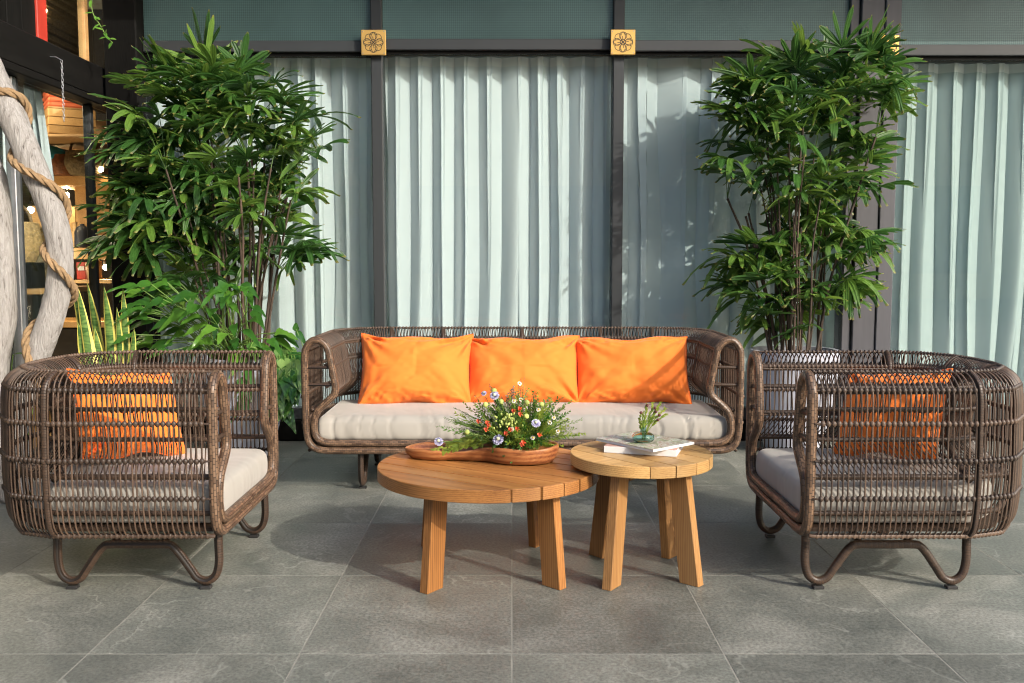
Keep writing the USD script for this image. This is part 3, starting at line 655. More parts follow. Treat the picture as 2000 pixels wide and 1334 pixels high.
def pleat_leaf(base, d, n, L, W, prof, droop=0.2, rows=7, tw=0.0):
    """a palm segment: five pleated columns, drooping, the tip cut blunt and ragged"""
    d = np.asarray(d, float); d /= np.linalg.norm(d); n = np.asarray(n, float); n -= d * n.dot(d); n /= max(np.linalg.norm(n), 1e-6); s = np.cross(d, n)
    u = np.linspace(0, 1, rows); w = np.interp(u, [q[0] for q in prof], [q[1] for q in prof]) * W / 2
    c = np.asarray(base)[None] + d[None] * (u * L)[:, None] + np.array([0, 0, -1.0])[None] * (droop * L * u ** 2)[:, None]
    ca, sa = np.cos(tw * u)[:, None], np.sin(tw * u)[:, None]; S = s[None] * ca + n[None] * sa; N = n[None] * ca - s[None] * sa
    cols = [c + S * (k * w)[:, None] + N * (h * w)[:, None] for k, h in ((-1, 0.30), (-0.52, 0.03), (0, 0.20), (0.52, 0.03), (1, 0.30))]
    cols[0][-1] -= d * L * 0.03; cols[2][-1] += d * L * 0.015; cols[4][-1] -= d * L * 0.045
    v = np.stack(cols, 1).reshape(-1, 3)
    uv = np.stack(np.broadcast_arrays(np.linspace(0, 1, 5)[None], u[:, None]), -1).reshape(-1, 2)
    i, j = np.meshgrid(np.arange(rows - 1), np.arange(4), indexing='ij'); q = (i * 5 + j).ravel()
    return v, np.vstack([np.stack([q, q + 1, q + 6], 1), np.stack([q, q + 6, q + 5], 1)]), uv
OVAL = [(0, 0.12), (0.15, 0.65), (0.38, 1.0), (0.65, 0.8), (0.88, 0.35), (1, 0.02)]
vn = thing('creeping_vine', 'short green leafy vine hanging before the upper shop window', 'vine')
vp = catmull([P(176, -40, 5.9), P(180, 20, 5.9), P(196, 50, 5.88), P(208, 70, 5.86), P(220, 84, 5.84)], 8)
obj('stem', tube(vp, 0.003, 5)[:2], M['greenstem'], vn, True)
for k in range(16):
    b = vp[int(len(vp) * (k + 0.5) / 16)]
    d = np.array([math.cos(k * 2.4), -0.4, math.sin(k * 2.4) * 0.7 + 0.15])
    v, f, uv = leaf_mesh(b, d, (0, -0.6, 0.8), rnd.uniform(0.04, 0.065), 0.022, OVAL, 0.2)
    obj('leaf', (v, f), M['vine'], vn, True, uv)

# ------------------------------------------------------------------ wicker seats
def offset_line(pts, d):
    p = [np.array(q, float) for q in pts]; L = []
    for a, b in zip(p[:-1], p[1:]):
        t = (b - a) / np.linalg.norm(b - a); n = np.array([t[1], -t[0]]); L.append((a + n * d, t))
    out = [L[0][0]]
    for (a, t), (b, s) in zip(L[:-1], L[1:]):
        k = np.linalg.solve(np.stack([t, -s], 1), b - a); out.append(a + t * k[0])
    out.append(L[-1][0] + L[-1][1] * np.linalg.norm(p[-1] - p[-2])); return np.array(out)

class Shell:
    OFF = 0.17
    def __init__(self, pts):
        pts = np.array(pts, float); inn = offset_line(pts, self.OFF)
        o, i, self.corner = [], [], []
        for k in range(len(pts) - 1):
            n = max(2, int(round(np.linalg.norm(pts[k + 1] - pts[k]) / 0.005)))
            self.corner.append(len(o) and sum(len(x) for x in o))
            t = np.linspace(0, 1, n, endpoint=False)[:, None]
            o.append(pts[k] + (pts[k + 1] - pts[k]) * t); i.append(inn[k] + (inn[k + 1] - inn[k]) * t)
        o.append(pts[-1:]); i.append(inn[-1:])
        o, i = np.vstack(o), np.vstack(i)
        ker = np.exp(-np.linspace(-2, 2, 17) ** 2); ker /= ker.sum()
        def sm(a):
            pad = np.vstack([2 * a[0] - a[8:0:-1], a, 2 * a[-1] - a[-2:-10:-1]])
            return np.stack([np.convolve(pad[:, c], ker, 'valid') for c in range(2)], 1)
        self.o, self.i = sm(o), sm(i)
        self.s = np.concatenate([[0], np.cumsum(np.linalg.norm(np.diff(self.o, axis=0), axis=1))])
        self.cs = [self.s[c] for c in self.corner[1:]]
        self.L = self.s[-1]
    def at(self, s, off, z):
        s, off, z = np.broadcast_arrays(np.asarray(s, float), np.asarray(off, float), np.asarray(z, float))
        a = np.stack([np.interp(s, self.s, self.o[:, k]) for k in range(2)], -1)
        b = np.stack([np.interp(s, self.s, self.i[:, k]) for k in range(2)], -1)
        q = a + (b - a) * (off / self.OFF)[..., None]
        return np.concatenate([q, z[..., None]], -1)

PROF = catmull([(0.058, 0.212), (0.022, 0.232), (0.002, 0.285), (-0.006, 0.42), (-0.004, 0.58), (0.0, 0.71), (0.014, 0.768), (0.052, 0.803), (0.095, 0.802), (0.134, 0.768),
                (0.148, 0.71), (0.160, 0.63), (0.172, 0.555), (0.158, 0.515), (0.10, 0.462), (0.035, 0.42)], 3)
FRAME_H = [(0.30, 0.221), (0.16, 0.221), (0.085, 0.226), (0.04, 0.252), (0.021, 0.31), (0.016, 0.45), (0.016, 0.70), (0.026, 0.757), (0.058, 0.793), (0.100, 0.790), (0.134, 0.752), (0.148, 0.69),
           (0.162, 0.61), (0.172, 0.545), (0.160, 0.508), (0.118, 0.468), (0.080, 0.430), (0.062, 0.385), (0.060, 0.325), (0.078, 0.284), (0.12, 0.264), (0.17, 0.260), (0.30, 0.260)]
KN = trimesh.creation.icosphere(subdivisions=1)
def zrow(shell, strands, off, z, r=0.0042, kr=0.0094, s0=0.0, s1=None, slant=0.0):
    s1 = shell.L if s1 is None else s1
    p = shell.at(np.linspace(s0, s1, max(8, int((s1 - s0) / 0.02))), off, z)
    parts = [tm(*tube(p, r, 5)[:2])]
    for s in strands:
        c = shell.at(s, off, z); m = tm(KN.vertices * [kr, kr, kr * 1.25] + c, KN.faces); parts.append(m)
    return cat_(parts)

def wicker_seat(t, pts, front_dir, width, post_s, spacing, legs):
    sh_ = Shell(pts)
    n = int(round((sh_.L - 0.05) / spacing)); ss = 0.027 + (sh_.L - 0.054) * np.arange(n + 1) / n
    rs = random.Random(5)
    zz = PROF[:, 1]; arch = np.clip((np.arange(len(PROF)) / len(PROF) - 0.36) / 0.2, 0, 1)
    ret = np.clip((np.arange(len(PROF)) / len(PROF) - 0.8) / 0.2, 0, 1)
    for s in ss:
        j = rs.uniform(-0.0022, 0.0022); w = rs.uniform(-0.002, 0.002)
        sv = s + j + spacing * 0.75 * arch - spacing * 2.6 * ret + w * np.sin(np.arange(len(PROF)) * 0.5)
        p = sh_.at(np.clip(sv, 0.004, sh_.L - 0.004), PROF[:, 0], PROF[:, 1])
        obj('cane', tube(p, 0.0032 - 0.0009 * arch, 5, cap=False)[:2], M['cane'], t, True)
    for off, z in ((-0.003, 0.632), (-0.007, 0.50), (-0.004, 0.365), (0.010, 0.748)):
        obj('knotted_row', zrow(sh_, ss, off, z), M['cane'], t, True)
    sa = ss + spacing * 0.75
    for off, z in ((0.147, 0.752), (0.158, 0.655), (0.170, 0.548), (0.07, 0.808)):
        obj('knotted_row', zrow(sh_, sa, off - (0.006 if off > 0.1 else 0), z, kr=0.0074), M['cane'], t, True)
    obj('bottom_row', zrow(sh_, ss, 0.03, 0.222, r=0.009, kr=0.0095), M['cane'], t, True)
    for off, z, r in ((0.022, 0.742, 0.009), (0.136, 0.742, 0.009), (0.12, 0.665, 0.0085), (0.125, 0.553, 0.0085), (0.05, 0.432, 0.011), (0.05, 0.30, 0.010)):
        v, f, uv = tube(sh_.at(np.linspace(0.0, sh_.L, int(sh_.L / 0.015)), off, z), r, 7)
        obj('rail', (v, f), M['rail'], t, True, uv)
    for s in [sh_.cs[0], sh_.cs[-1]] + list(post_s):
        p = sh_.at(s, PROF[:, 0] + np.where(PROF[:, 0] > 0.08, -0.004, 0.004), PROF[:, 1] - np.where(PROF[:, 1] > 0.78, 0.004, 0))
        v, f, uv = tube(p, 0.0125, 8); obj('post', (v, f), M['wrap'], t, True, uv)
    # woven front frame: both arm ends and the double front rail, in the plane of the arm ends
    a, b = sh_.o[0], sh_.o[-1]; d = (b - a) / np.linalg.norm(b - a)
    halves = []
    for base, dr_ in ((a, d), (b, -d)):
        H = catmull([(o, z) for o, z in FRAME_H[1:-1]], 4)
        H = np.vstack([[(width / 2 + 0.01, FRAME_H[0][1])], H, [(width / 2 + 0.01, FRAME_H[-1][1])]])
        p = np.column_stack([base[0] + dr_[0] * H[:, 0] + front_dir[0] * 0.006, base[1] + dr_[1] * H[:, 0] + front_dir[1] * 0.006, H[:, 1]])
        halves.append(tube(p, 0.0188, 12))
    v, f, uv = join(halves); obj('front_frame', (v, f), M['weave'], t, True, uv)
    for base, dr_ in ((a, d), (b, -d)):
        for z, o0, o1 in ((0.655, 0.02, 0.155), (0.565, 0.02, 0.168)):
            p = [(base[0] + dr_[0] * o, base[1] + dr_[1] * o, z) for o in (o0, (o0 + o1) / 2, o1)]
            v, f, uv = tube(p, 0.009, 7); obj('arm_bar', (v, f), M['wrap'], t, True, uv)
    # seat deck under the cushion
    inn = offset_line(pts, 0.06); deck = Polygon(inn)
    m = trimesh.creation.extrude_polygon(deck, 0.014, engine='earcut'); m.apply_translation((0, 0, 0.230)); obj('seat_deck', m, M['rail'], t)
    for (p, fp) in legs:
        v, f, uv = tube(catmull(p, 5), 0.0155, 10); lg = obj('leg_frame', (v, f), M['wrap'], t, True, uv)
        for q in fp: obj('foot_pad', bx(q[0] - 0.02, q[0] + 0.02, q[1] - 0.014, q[1] + 0.014, 0.0005, 0.012, 0.002), M['pad'], lg)
    return sh_

def leg_path(x0, x1, along, other):
    """one bent tube: down, round a loop at the floor, up to a level bar and the same again; along = 0 (x) or 1 (y)"""
    a = lambda u, z: ((x0 + (x1 - x0) * u), other, z) if along == 0 else (other, (x0 + (x1 - x0) * u), z)
    half = [(-0.0, 0.235), (0.0, 0.17), (0.0, 0.10), (0.022, 0.052), (0.075, 0.030), (0.135, 0.040), (0.175, 0.072), (0.24, 0.128), (0.285, 0.158), (0.33, 0.166)]
    full = half + [(0.5, 0.166)] + [(1 - u, z) for u, z in reversed(half)]
    return [a(u, z) for u, z in full], [a(0.085, 0), a(0.915, 0)]

def cushion(W, Dp, h, seed, wr=0.006, nw=60, nd=36, fold_axis=0, r=0.035, poly=None):
    """a box cushion with soft rounded edges, a slight crown and pulled folds on its front; x = width, y = depth (front at -y)"""
    e = 0.28
    def sq(u):
        return np.sign(np.sin(u)) * np.abs(np.sin(u)) ** e, np.sign(np.cos(u)) * np.abs(np.cos(u)) ** e
    parts = []
    m = trimesh.creation.box(extents=(1, 1, 1))
    xs, ys, zs = np.linspace(-1, 1, nw), np.linspace(-1, 1, nd), np.linspace(-1, 1, 12)
    def face(A, B, fn):
        a, b = np.meshgrid(A, B, indexing='ij'); p = np.stack(fn(a, b), -1).reshape(-1, 3)
        i, j = np.meshgrid(np.arange(len(A) - 1), np.arange(len(B) - 1), indexing='ij'); q = (i * len(B) + j).ravel(); nb = len(B)
        return tm(p, np.vstack([np.stack([q, q + nb, q + nb + 1], 1), np.stack([q, q + nb + 1, q + 1], 1)]))
    one = lambda a: np.ones_like(a)
    parts = [face(xs, ys, lambda a, b: (a, b, one(a))), face(ys, xs, lambda a, b: (b, a, -one(a))),
             face(xs, zs, lambda a, b: (a, -one(a), b)), face(zs, xs, lambda a, b: (b, one(a), a)),
             face(zs, ys, lambda a, b: (-one(a), b, a))]
    parts[4] = face(ys, zs, lambda a, b: (-one(a), -a, b)); parts.append(face(ys, zs, lambda a, b: (one(a), a, b)))
    m = trimesh.util.concatenate(parts); m.merge_vertices()
    v = m.vertices.copy() * [W / 2, Dp / 2, h / 2]
    core = np.array([W / 2 - r, Dp / 2 - r, h / 2 - r])
    c = np.clip(v, -core, core); d = v - c; l = np.linalg.norm(d, axis=1)
    out = np.where(l > 1e-9, 1, 0)
    n = d / np.maximum(l, 1e-9)[:, None]
    v = np.where(l[:, None] > 1e-9, c + n * r, v)
    X, Y, Z = v[:, 0] / (W / 2), v[:, 1] / (Dp / 2), v[:, 2] / (h / 2)
    v[:, 2] += 0.014 * (1 - X ** 2) * (1 - Y ** 2) * (Z > 0)
    front = np.clip((-Y - 0.2) / 0.8, 0, 1)
    bulge = 0.008 * (1 - Z ** 2)
    v[:, 1] -= bulge * (Y < -0.9); v[:, 0] += np.sign(X) * bulge * (np.abs(X) > 0.9)
    # folds pulled down the front and running back over the edge
    q = v.copy(); slant = q[:, 0] + 0.35 * (q[:, 1] + Dp / 2) * 0.6 + 0.12 * q[:, 2]
    wob = 0.05 * meshkit.noise(np.column_stack([q[:, 0] * 4, q[:, 1] * 6, q[:, 2] * 9 + seed]))
    f1 = 1 - np.abs(2 * meshkit.noise(np.column_stack([(slant + wob) * 13 + seed, q[:, 1] * 1.2, q[:, 2] * 2])) - 1)
    f2 = 1 - np.abs(2 * meshkit.noise(np.column_stack([(slant + wob * 1.5) * 27 + seed * 2, q[:, 1] * 2.5, q[:, 2] * 4])) - 1)
    env = np.clip(meshkit.noise(np.column_stack([q[:, 0] * 2.9 + seed, q[:, 1] * 1.2, q[:, 2] * 4])) * 2.2 - 0.55, 0, 1) * front
    amp = -wr * (0.75 * f1 ** 7 + 0.5 * f2 ** 9) * env + wr * 0.35 * (meshkit.noise(q * [6, 5, 8] + seed) - 0.5)
    v += n * 0
    v[:, 1] -= amp * (Y < -0.80); v[:, 2] += amp * 0.8 * (Z > 0.5)
    return tm(v, m.faces)

# armchair (faces +x, arm ends at x = 0)
CH = [(0, -0.44), (-0.58, -0.44), (-0.73, -0.385), (-0.83, -0.25), (-0.862, -0.09), (-0.862, 0.09), (-0.83, 0.25), (-0.73, 0.385), (-0.58, 0.44), (0, 0.44)]
ARM_L = dict(l='brown wicker armchair on the left, in front of the snake plant', r='brown wicker armchair on the right, beside the small pale table')
chair = thing('wicker_armchair', ARM_L['l'], 'armchair', (-1.06, 3.72, 0), 0, 'wicker armchairs facing each other')
legs = [leg_path(-0.015, -0.605, 0, y) for y in (-0.325, 0.325)]
shc = wicker_seat(chair, CH, (1, 0), 0.88, [0.98, 1.34], 0.0192, legs)
for x in (-0.215, -0.40):
    v, f, uv = tube([(x, -0.325, 0.168), (x, -0.2, 0.205), (x, 0.2, 0.205), (x, 0.325, 0.168)], 0.014, 8); obj('cross_bar', (v, f), M['wrap'], chair, True, uv)
cm = cushion(0.735, 0.73, 0.14, 4.0, 0.006)
cv = cm.vertices @ rotz(PI / 2).T + [-0.375, 0, 0.320]        # its front faces +x
# the back corners are cut to follow the shell
cut = np.clip((-cv[:, 0] - 0.60) / 0.15, 0, 1); cv[:, 1] *= 1 - 0.38 * cut ** 1.1
obj('seat_cushion', tm(cv, cm.faces), M['beige'], chair, 50)
x2 = UsdGeom.Xform.Define(stage, numbered('/World/wicker_armchair'))
x2.AddTranslateOp().Set(Gf.Vec3d(1.06, 3.72, 0)); x2.AddRotateZOp().Set(180.0)
x2.GetPrim().GetReferences().AddInternalReference(chair.GetPath()); x2.GetPrim().SetInstanceable(True)
tag(x2, ARM_L['r'], 'armchair', 'wicker armchairs facing each other')

# sofa
SX, SY = 0.055, 4.85
sofa = thing('wicker_sofa', 'long brown wicker sofa with beige seat under three orange pillows', 'sofa', (SX, SY, 0))
SO = [(-1.137, 0), (-1.137, 0.47), (-1.085, 0.63), (-0.965, 0.755), (-0.80, 0.80), (0.80, 0.80), (0.965, 0.755), (1.085, 0.63), (1.137, 0.47), (1.137, 0)]
legs = [leg_path(0.03, 0.72, 1, x) for x in (-0.845, 0.845)]
L0 = 0.47 + math.hypot(0.052, 0.16) + math.hypot(0.12, 0.125) + math.hypot(0.165, 0.045)
shs = wicker_seat(sofa, SO, (0, -1), 2.274, [L0 + 0.02, L0 + 0.33, L0 + 0.80, L0 + 1.27, L0 + 1.58], 0.0195, legs)
for y in (0.25, 0.5):
    v, f, uv = tube([(-0.845, y, 0.168), (-0.6, y, 0.205), (0.6, y, 0.205), (0.845, y, 0.168)], 0.014, 8); obj('cross_bar', (v, f), M['wrap'], sofa, True, uv)
cm = cushion(2.125, 0.62, 0.135, 11.0, 0.021, nw=230)
cv = cm.vertices + [0, 0.325, 0.330]
obj('seat_cushion', tm(cv, cm.faces), M['beige'], sofa, 50)

def pillow(W, Hh, T, seed, wr=1.0):
    """a knife-edged pillow standing in the xz plane, face to -y"""
    n = 70
    def side(sg):
        def fn(u, v):
            e = np.maximum(np.abs(u), np.abs(v))
            prof = ((1 - np.abs(u) ** 2.6) * (1 - np.abs(v) ** 2.4)); prof = np.clip(prof, 0, 1) ** 0.56
            x = u * W / 2 * (1 - 0.055 * (1 - v ** 2) * np.abs(u) ** 3)
            z = v * Hh / 2 * (1 - 0.10 * (1 - u ** 2) * np.abs(v) ** 3)
            cr = np.abs(u * v)
            ang = np.arctan2(np.abs(v) - 1.05, np.abs(u) - 1.05)
            q = np.stack([ang * 5.5 + np.sign(u) * 3 + np.sign(v) * 7, cr * 1.5, 0 * u + seed * 3.1], -1)
            wrk = (meshkit.noise(q) - 0.5) * np.clip(cr * 1.4 + 0.12, 0, 1) * (1 - e ** 8)
            q2 = np.stack([u * 2.6, v * 2.2, 0 * u + seed * 5.3], -1); big = (meshkit.fbm(q2, 3) - 0.5) * (1 - e ** 4)
            edge = (meshkit.noise(np.stack([u * 13, v * 13, 0 * u + seed], -1)) - 0.5) * np.clip((np.abs(v) - 0.55) / 0.4, 0, 1) * (1 - np.abs(v) ** 10) * (1 - np.abs(u) ** 10)
            y = sg * (T / 2 * prof + wr * (0.085 * wrk + 0.055 * big + 0.035 * edge))
            z = z + 0.009 * np.sin(u * 6 + seed * 1.7) * np.abs(v) ** 6
            return x, y, z
        return grid(fn, n, n, (-1, 1), (-1, 1))
    a, b = side(-1), side(1)
    m = cat_([a, (b[0], b[1][:, ::-1])]); m.merge_vertices(); m.fix_normals()
    g = a[0].reshape(n, n, 3); rim = np.vstack([g[:-1, 0], g[-1, :-1], g[:0:-1, -1], g[0, :0:-1]])
    return m, rim
def put_pillow(W, Hh, T, seed, c, yaw, lean, roll, label, group, wr=1.0):
    m, rim = pillow(W, Hh, T, seed, wr)
    R = rotz(math.radians(yaw)) @ rotx(math.radians(-lean)) @ roty(math.radians(roll))
    t = thing('orange_pillow', label, 'pillow', tuple(c), 0, group)
    obj('pillow_cover', tm(m.vertices @ R.T, m.faces), M['orange'], t, True)
    obj('seam', tube(rim @ R.T, 0.0034, 6, True)[:2], M['orange_seam'], t, True)
    return t
G5 = 'orange throw pillows on the wicker seats'
put_pillow(0.645, 0.425, 0.25, 1, (-0.545, 5.36, 0.578), 1, 22, 0.6, 'orange pillow at the left end of the sofa', G5)
put_pillow(0.65, 0.42, 0.26, 2, (0.064, 5.375, 0.573), -1, 22, -0.5, 'middle orange pillow of the sofa, behind the flowers', G5)
put_pillow(0.655, 0.41, 0.25, 3, (0.682, 5.36, 0.578), -2, 22, -1.4, 'orange pillow at the right end of the sofa, striped by wicker shadow', G5)
put_pillow(0.45, 0.37, 0.17, 4, (-1.545, 3.78, 0.585), 55, 24, 6, 'orange pillow inside the left armchair', G5)
put_pillow(0.45, 0.37, 0.17, 5, (1.525, 3.78, 0.585), -55, 24, -6, 'orange pillow inside the right armchair', G5)

# ------------------------------------------------------------------ round tables
def round_table(name, label, C, R, zt, th, cuts, ang, leg_r, leg_a, top_m, leg_m, fin=0.088, fw=0.038, splay=0.035):
    t = thing(name, label, 'table', (C[0], C[1], 0))
    disc = Point(0, 0).buffer(R, 48)
    a = math.radians(ang); dv, nv = np.array([math.cos(a), math.sin(a)]), np.array([-math.sin(a), math.cos(a)])
    edges = [(-R * 1.2, 0)] + list(cuts) + [(R * 1.2, 0)]
    for (e0, g0), (e1, g1) in zip(edges[:-1], edges[1:]):
        lo, hi = e0 + g0 / 2, e1 - g1 / 2
        q = Polygon([tuple(dv * sx * 2 + nv * sy) for sx, sy in ((-1, lo), (1, lo), (1, hi), (-1, hi))]).intersection(disc)
        if q.is_empty: continue
        b = 0.0022
        lower = trimesh.creation.extrude_polygon(q, th - b, engine='earcut'); lower.apply_translation((0, 0, zt - th))
        # chamfered top edge: hull of the slab and its slightly smaller top face
        qi = q.buffer(-b)
        top = np.array([(x, y, zt) for x, y in qi.exterior.coords])
        mid = np.array([(x, y, z) for x, y in q.exterior.coords for z in (zt - b, zt - th + b)])
        bot = np.array([(x, y, zt - th) for x, y in qi.exterior.coords])
        obj('plank', trimesh.convex.convex_hull(np.vstack([top, mid, bot])), M[top_m], t, 25)
    for la in leg_a:
        la = math.radians(la); r_, s_ = np.array([math.cos(la), math.sin(la)]), np.array([-math.sin(la), math.cos(la)])
        pts_ = []
        for z, rc, w in ((0.0015, leg_r, fin), (zt - th - 0.001, leg_r - splay, fin * 0.98)):
            for sr_ in (-0.5, 0.5):
                for ss_ in (-0.5, 0.5):
                    for br, bs in ((0.0022, 0), (0, 0.0022)):
                        p = r_ * (rc + sr_ * (w - 2 * br)) + s_ * (ss_ * (fw - 2 * bs)); pts_.append((p[0], p[1], z))
        hull = trimesh.convex.convex_hull(np.array(pts_))
        # grain runs up the leg: keep the mesh in a frame whose x axis is vertical
        g = UsdGeom.Xform  # (plain mesh; grain direction handled by the leg material)
        obj('leg', hull, M[leg_m], t)
    for k in (0, 1):
        la = math.radians(leg_a[k]); r_, s_ = np.array([math.cos(la), math.sin(la)]), np.array([-math.sin(la), math.cos(la)])
        hl = leg_r - splay - fin / 2 - 0.002; z1 = zt - th - 0.0015 - 0.0 * k
        q = [r_ * u * hl + s_ * w * 0.022 for u, w in ((-1, -1), (1, -1), (1, 1), (-1, 1))]
        m = trimesh.creation.extrude_polygon(Polygon([tuple(x) for x in q]), 0.04 - 0.003 * k, engine='earcut'); m.apply_translation((0, 0, z1 - 0.04 + 0.001 * k)); obj('apron', m, M[leg_m], t)
    return t
BC, BR, BZ = (-0.092, 3.655), 0.432, 0.41
round_table('coffee_table', 'large round low teak coffee table under the flowers', BC, BR, BZ, 0.048,
            [(-0.305, .0050), (-0.215, .0095), (-0.125, .0050), (-0.04, .0095), (0.06, .0050), (0.15, .0095), (0.245, .0050), (0.33, .0095)], PLANK_A, 0.345, (-126, -44, 54, 136), 'teak_top', 'teak_leg')
SC, SR, SZ = (0.497, 3.60), 0.272, 0.468
round_table('side_table', 'small round pale teak side table holding the books', SC, SR, SZ, 0.044,
            [(-0.17, .0025), (-0.085, .005), (0.01, .0025), (0.10, .005), (0.185, .0025)], -52.0, 0.232, (-124, -42, 50, 128), 'teak_pale', 'teak_pale_leg', fin=0.082, splay=0.06)

# ------------------------------------------------------------------ carved bowl
def bowl_mesh():
    sh1 = affinity.scale(Point(0, 0).buffer(1, 40), 0.125, 0.085); sh1 = affinity.translate(sh1, -0.185, 0.015)
    sh2 = affinity.scale(Point(0, 0).buffer(1, 40), 0.150, 0.112); sh2 = affinity.translate(sh2, 0.165, 0.0)
    neck = Polygon([(-0.22, -0.045), (0.2, -0.075), (0.2, 0.085), (-0.22, 0.09)])
    o = union_all([sh1, sh2, neck]).buffer(0.06, 24).buffer(-0.10, 24).buffer(0.04, 24)
    n = 120
    def ring(g):
        L = LineString(g.exterior.coords); q = np.array([L.interpolate(k / n, True).coords[0] for k in range(n)])
        if Polygon(q).exterior.is_ccw is False: q = q[::-1]
        ang = np.arctan2(q[:, 1] - 0.0, q[:, 0] - 0.0); return np.roll(q, -int(np.argmax(q[:, 0])), 0)
    base = ring(o)
    d = np.gradient(base, axis=0); d = (np.roll(base, -1, 0) - np.roll(base, 1, 0)); d /= np.linalg.norm(d, axis=1, keepdims=True); nrm = np.stack([d[:, 1], -d[:, 0]], 1)
    deep = np.clip((base[:, 0] + 0.1) / 0.25, 0, 1); rimz = 0.044 + 0.026 * deep + 0.006 * np.sin(base[:, 0] * 22)
    rings = []
    for off, zf in ((-0.045, 0.0), (-0.022, 0.06), (-0.008, 0.35), (0.0, 0.75), (0.0, 0.95), (-0.004, 1.0), (-0.011, 0.98), (-0.017, 0.85), (-0.026, 0.55), (-0.042, 0.32), (-0.055, 0.25)):
        q = base + nrm * off; rings.append(np.column_stack([q, rimz * zf + 0.001]))
    V = np.vstack(rings); Fs = []
    for r in range(len(rings) - 1):
        for k in range(n):
            a, b = r * n + k, r * n + (k + 1) % n; Fs += [[a, b, b + n], [a, b + n, a + n]]
    m = len(V); cen = lambda R: np.array([R[:, 0], R[:, 1] * 0 + 0.005, R[:, 2]]).T
    # bottoms closed by a spine line
    V = np.vstack([V, cen(rings[0]) * [0.8, 1, 1], cen(rings[-1]) * [0.8, 1, 1]])
    for k in range(n):
        k2 = (k + 1) % n
        Fs += [[k2, k, m + k], [k2, m + k, m + k2]]
        a, b = (len(rings) - 1) * n + k, (len(rings) - 1) * n + k2
        Fs += [[a, b, m + n + k2], [a, m + n + k2, m + n + k]]
    return V, np.array(Fs)
bw = thing('carved_bowl', 'carved two-lobed wooden bowl on the coffee table', 'bowl', (-0.128, 3.722, BZ), -9)
bv, bf = bowl_mesh()
obj('bowl_body', (bv, bf), M['bowl'], bw, True)

# ------------------------------------------------------------------ flowers
FM = {'blue': plain('lavender_petal', (0.47, 0.46, 0.62), 0.7, var=0.2, per=0.2), 'white': plain('white_petal', (0.66, 0.64, 0.58), 0.7, var=0.05),
      'red': plain('red_petal', (0.62, 0.085, 0.03), 0.6, var=0.2, per=0.25), 'lime': plain('lime_bud', (0.38, 0.46, 0.12), 0.7, var=0.2),
      'pale': plain('pale_centre', (0.50, 0.54, 0.36), 0.7, var=0.2), 'yellow': plain('yellow_centre', (0.62, 0.42, 0.05), 0.7), 'berry': plain('dark_berry', (0.10, 0.03, 0.025), 0.5, var=0.4, scale=60, bump=0.8),
      'brownsprig': plain('brown_sprig', (0.20, 0.10, 0.05), 0.7, per=0.3), 'lgreen': leafmat('lime_foliage', (0.12, 0.19, 0.02), (0.20, 0.28, 0.035), (0.30, 0.37, 0.06), 0.5, None, 0.3),
      'ggreen': leafmat('grey_foliage', (0.10, 0.13, 0.09), (0.17, 0.20, 0.14), (0.25, 0.27, 0.22), 0.5, None, 0.25), 'dgreen': leafmat('needle_foliage', (0.045, 0.10, 0.018), (0.09, 0.165, 0.03), (0.17, 0.24, 0.05), 0.45, None, 0.25)}
fl = thing('flower_arrangement', 'mixed wildflower arrangement with red, lavender and white blooms in the carved bowl', 'flowers')
fr = random.Random(21)
FC = np.array([0.015, 3.735, BZ + 0.05])
BLADE = [(0, 0.3), (0.3, 1), (0.7, 0.8), (1, 0.05)]
def sprig(parent, base, tip, sag, leafL, leafW, pairs, m, sm, ang=35, start=0.25, rad=0.0011, name='sprig'):
    base, tip = np.array(base, float), np.array(tip, float); mid = (base + tip) / 2 + np.array([0, 0, sag])
    p = catmull([base, mid, tip], 6)
    ts = [(*tube(p, np.linspace(rad, rad * 0.5, len(p)), 4, cap=False)[:2], None)]
    V, Fs = [ts[0][0]], [ts[0][1]]; o = len(ts[0][0]); U = [np.zeros((o, 2)) + 0.3]
    for k in range(pairs):
        u = start + (1 - start) * k / pairs; x = u * (len(p) - 1); i = min(int(x), len(p) - 2); c = p[i] + (p[i + 1] - p[i]) * (x - i); t = p[i + 1] - p[i]; t /= np.linalg.norm(t)
        for q in range(2):
            a = fr.uniform(0, 2 * PI); s = np.cross(t, [math.cos(a), math.sin(a), 0.3]); s /= max(np.linalg.norm(s), 1e-6)
            al = math.radians(ang + fr.uniform(-12, 12)); d = t * math.cos(al) + s * math.sin(al)
            v, f, uv = leaf_mesh(c, d, np.cross(d, s) + 0.01, leafL * fr.uniform(0.7, 1.15) * (1 - 0.45 * u), leafW, BLADE, 0.1, 0.1, 3)
            V.append(v); Fs.append(f + o); U.append(uv); o += len(v)
    return obj(name, (np.vstack(V), np.vstack(Fs)), m, parent, True, np.vstack(U))
def rdir(az0, az1, el0, el1):
    a, e = math.radians(fr.uniform(az0, az1)), math.radians(fr.uniform(el0, el1)); return np.array([math.cos(a) * math.cos(e), math.sin(a) * math.cos(e), math.sin(e)])
def base_pt(): return FC + np.array([fr.uniform(-0.075, 0.09), fr.uniform(-0.05, 0.05), fr.uniform(-0.01, 0.02)])
for k in range(250):                                       # dome of needles and twigs
    d = rdir(-180, 180, 10, 88); ln = fr.uniform(0.13, 0.215) * (1 + 0.25 * abs(d[0]))
    b = base_pt(); kind = fr.random()
    m = FM['dgreen'] if kind < 0.4 else FM['lgreen'] if kind < 0.72 else FM['ggreen'] if kind < 0.85 else M['philo']
    sprig(fl, b, b + d * ln * [1.15, 0.75, 1.05], 0.012, fr.uniform(0.018, 0.032), 0.0036 if kind < 0.4 else 0.0062, 13, m, None)
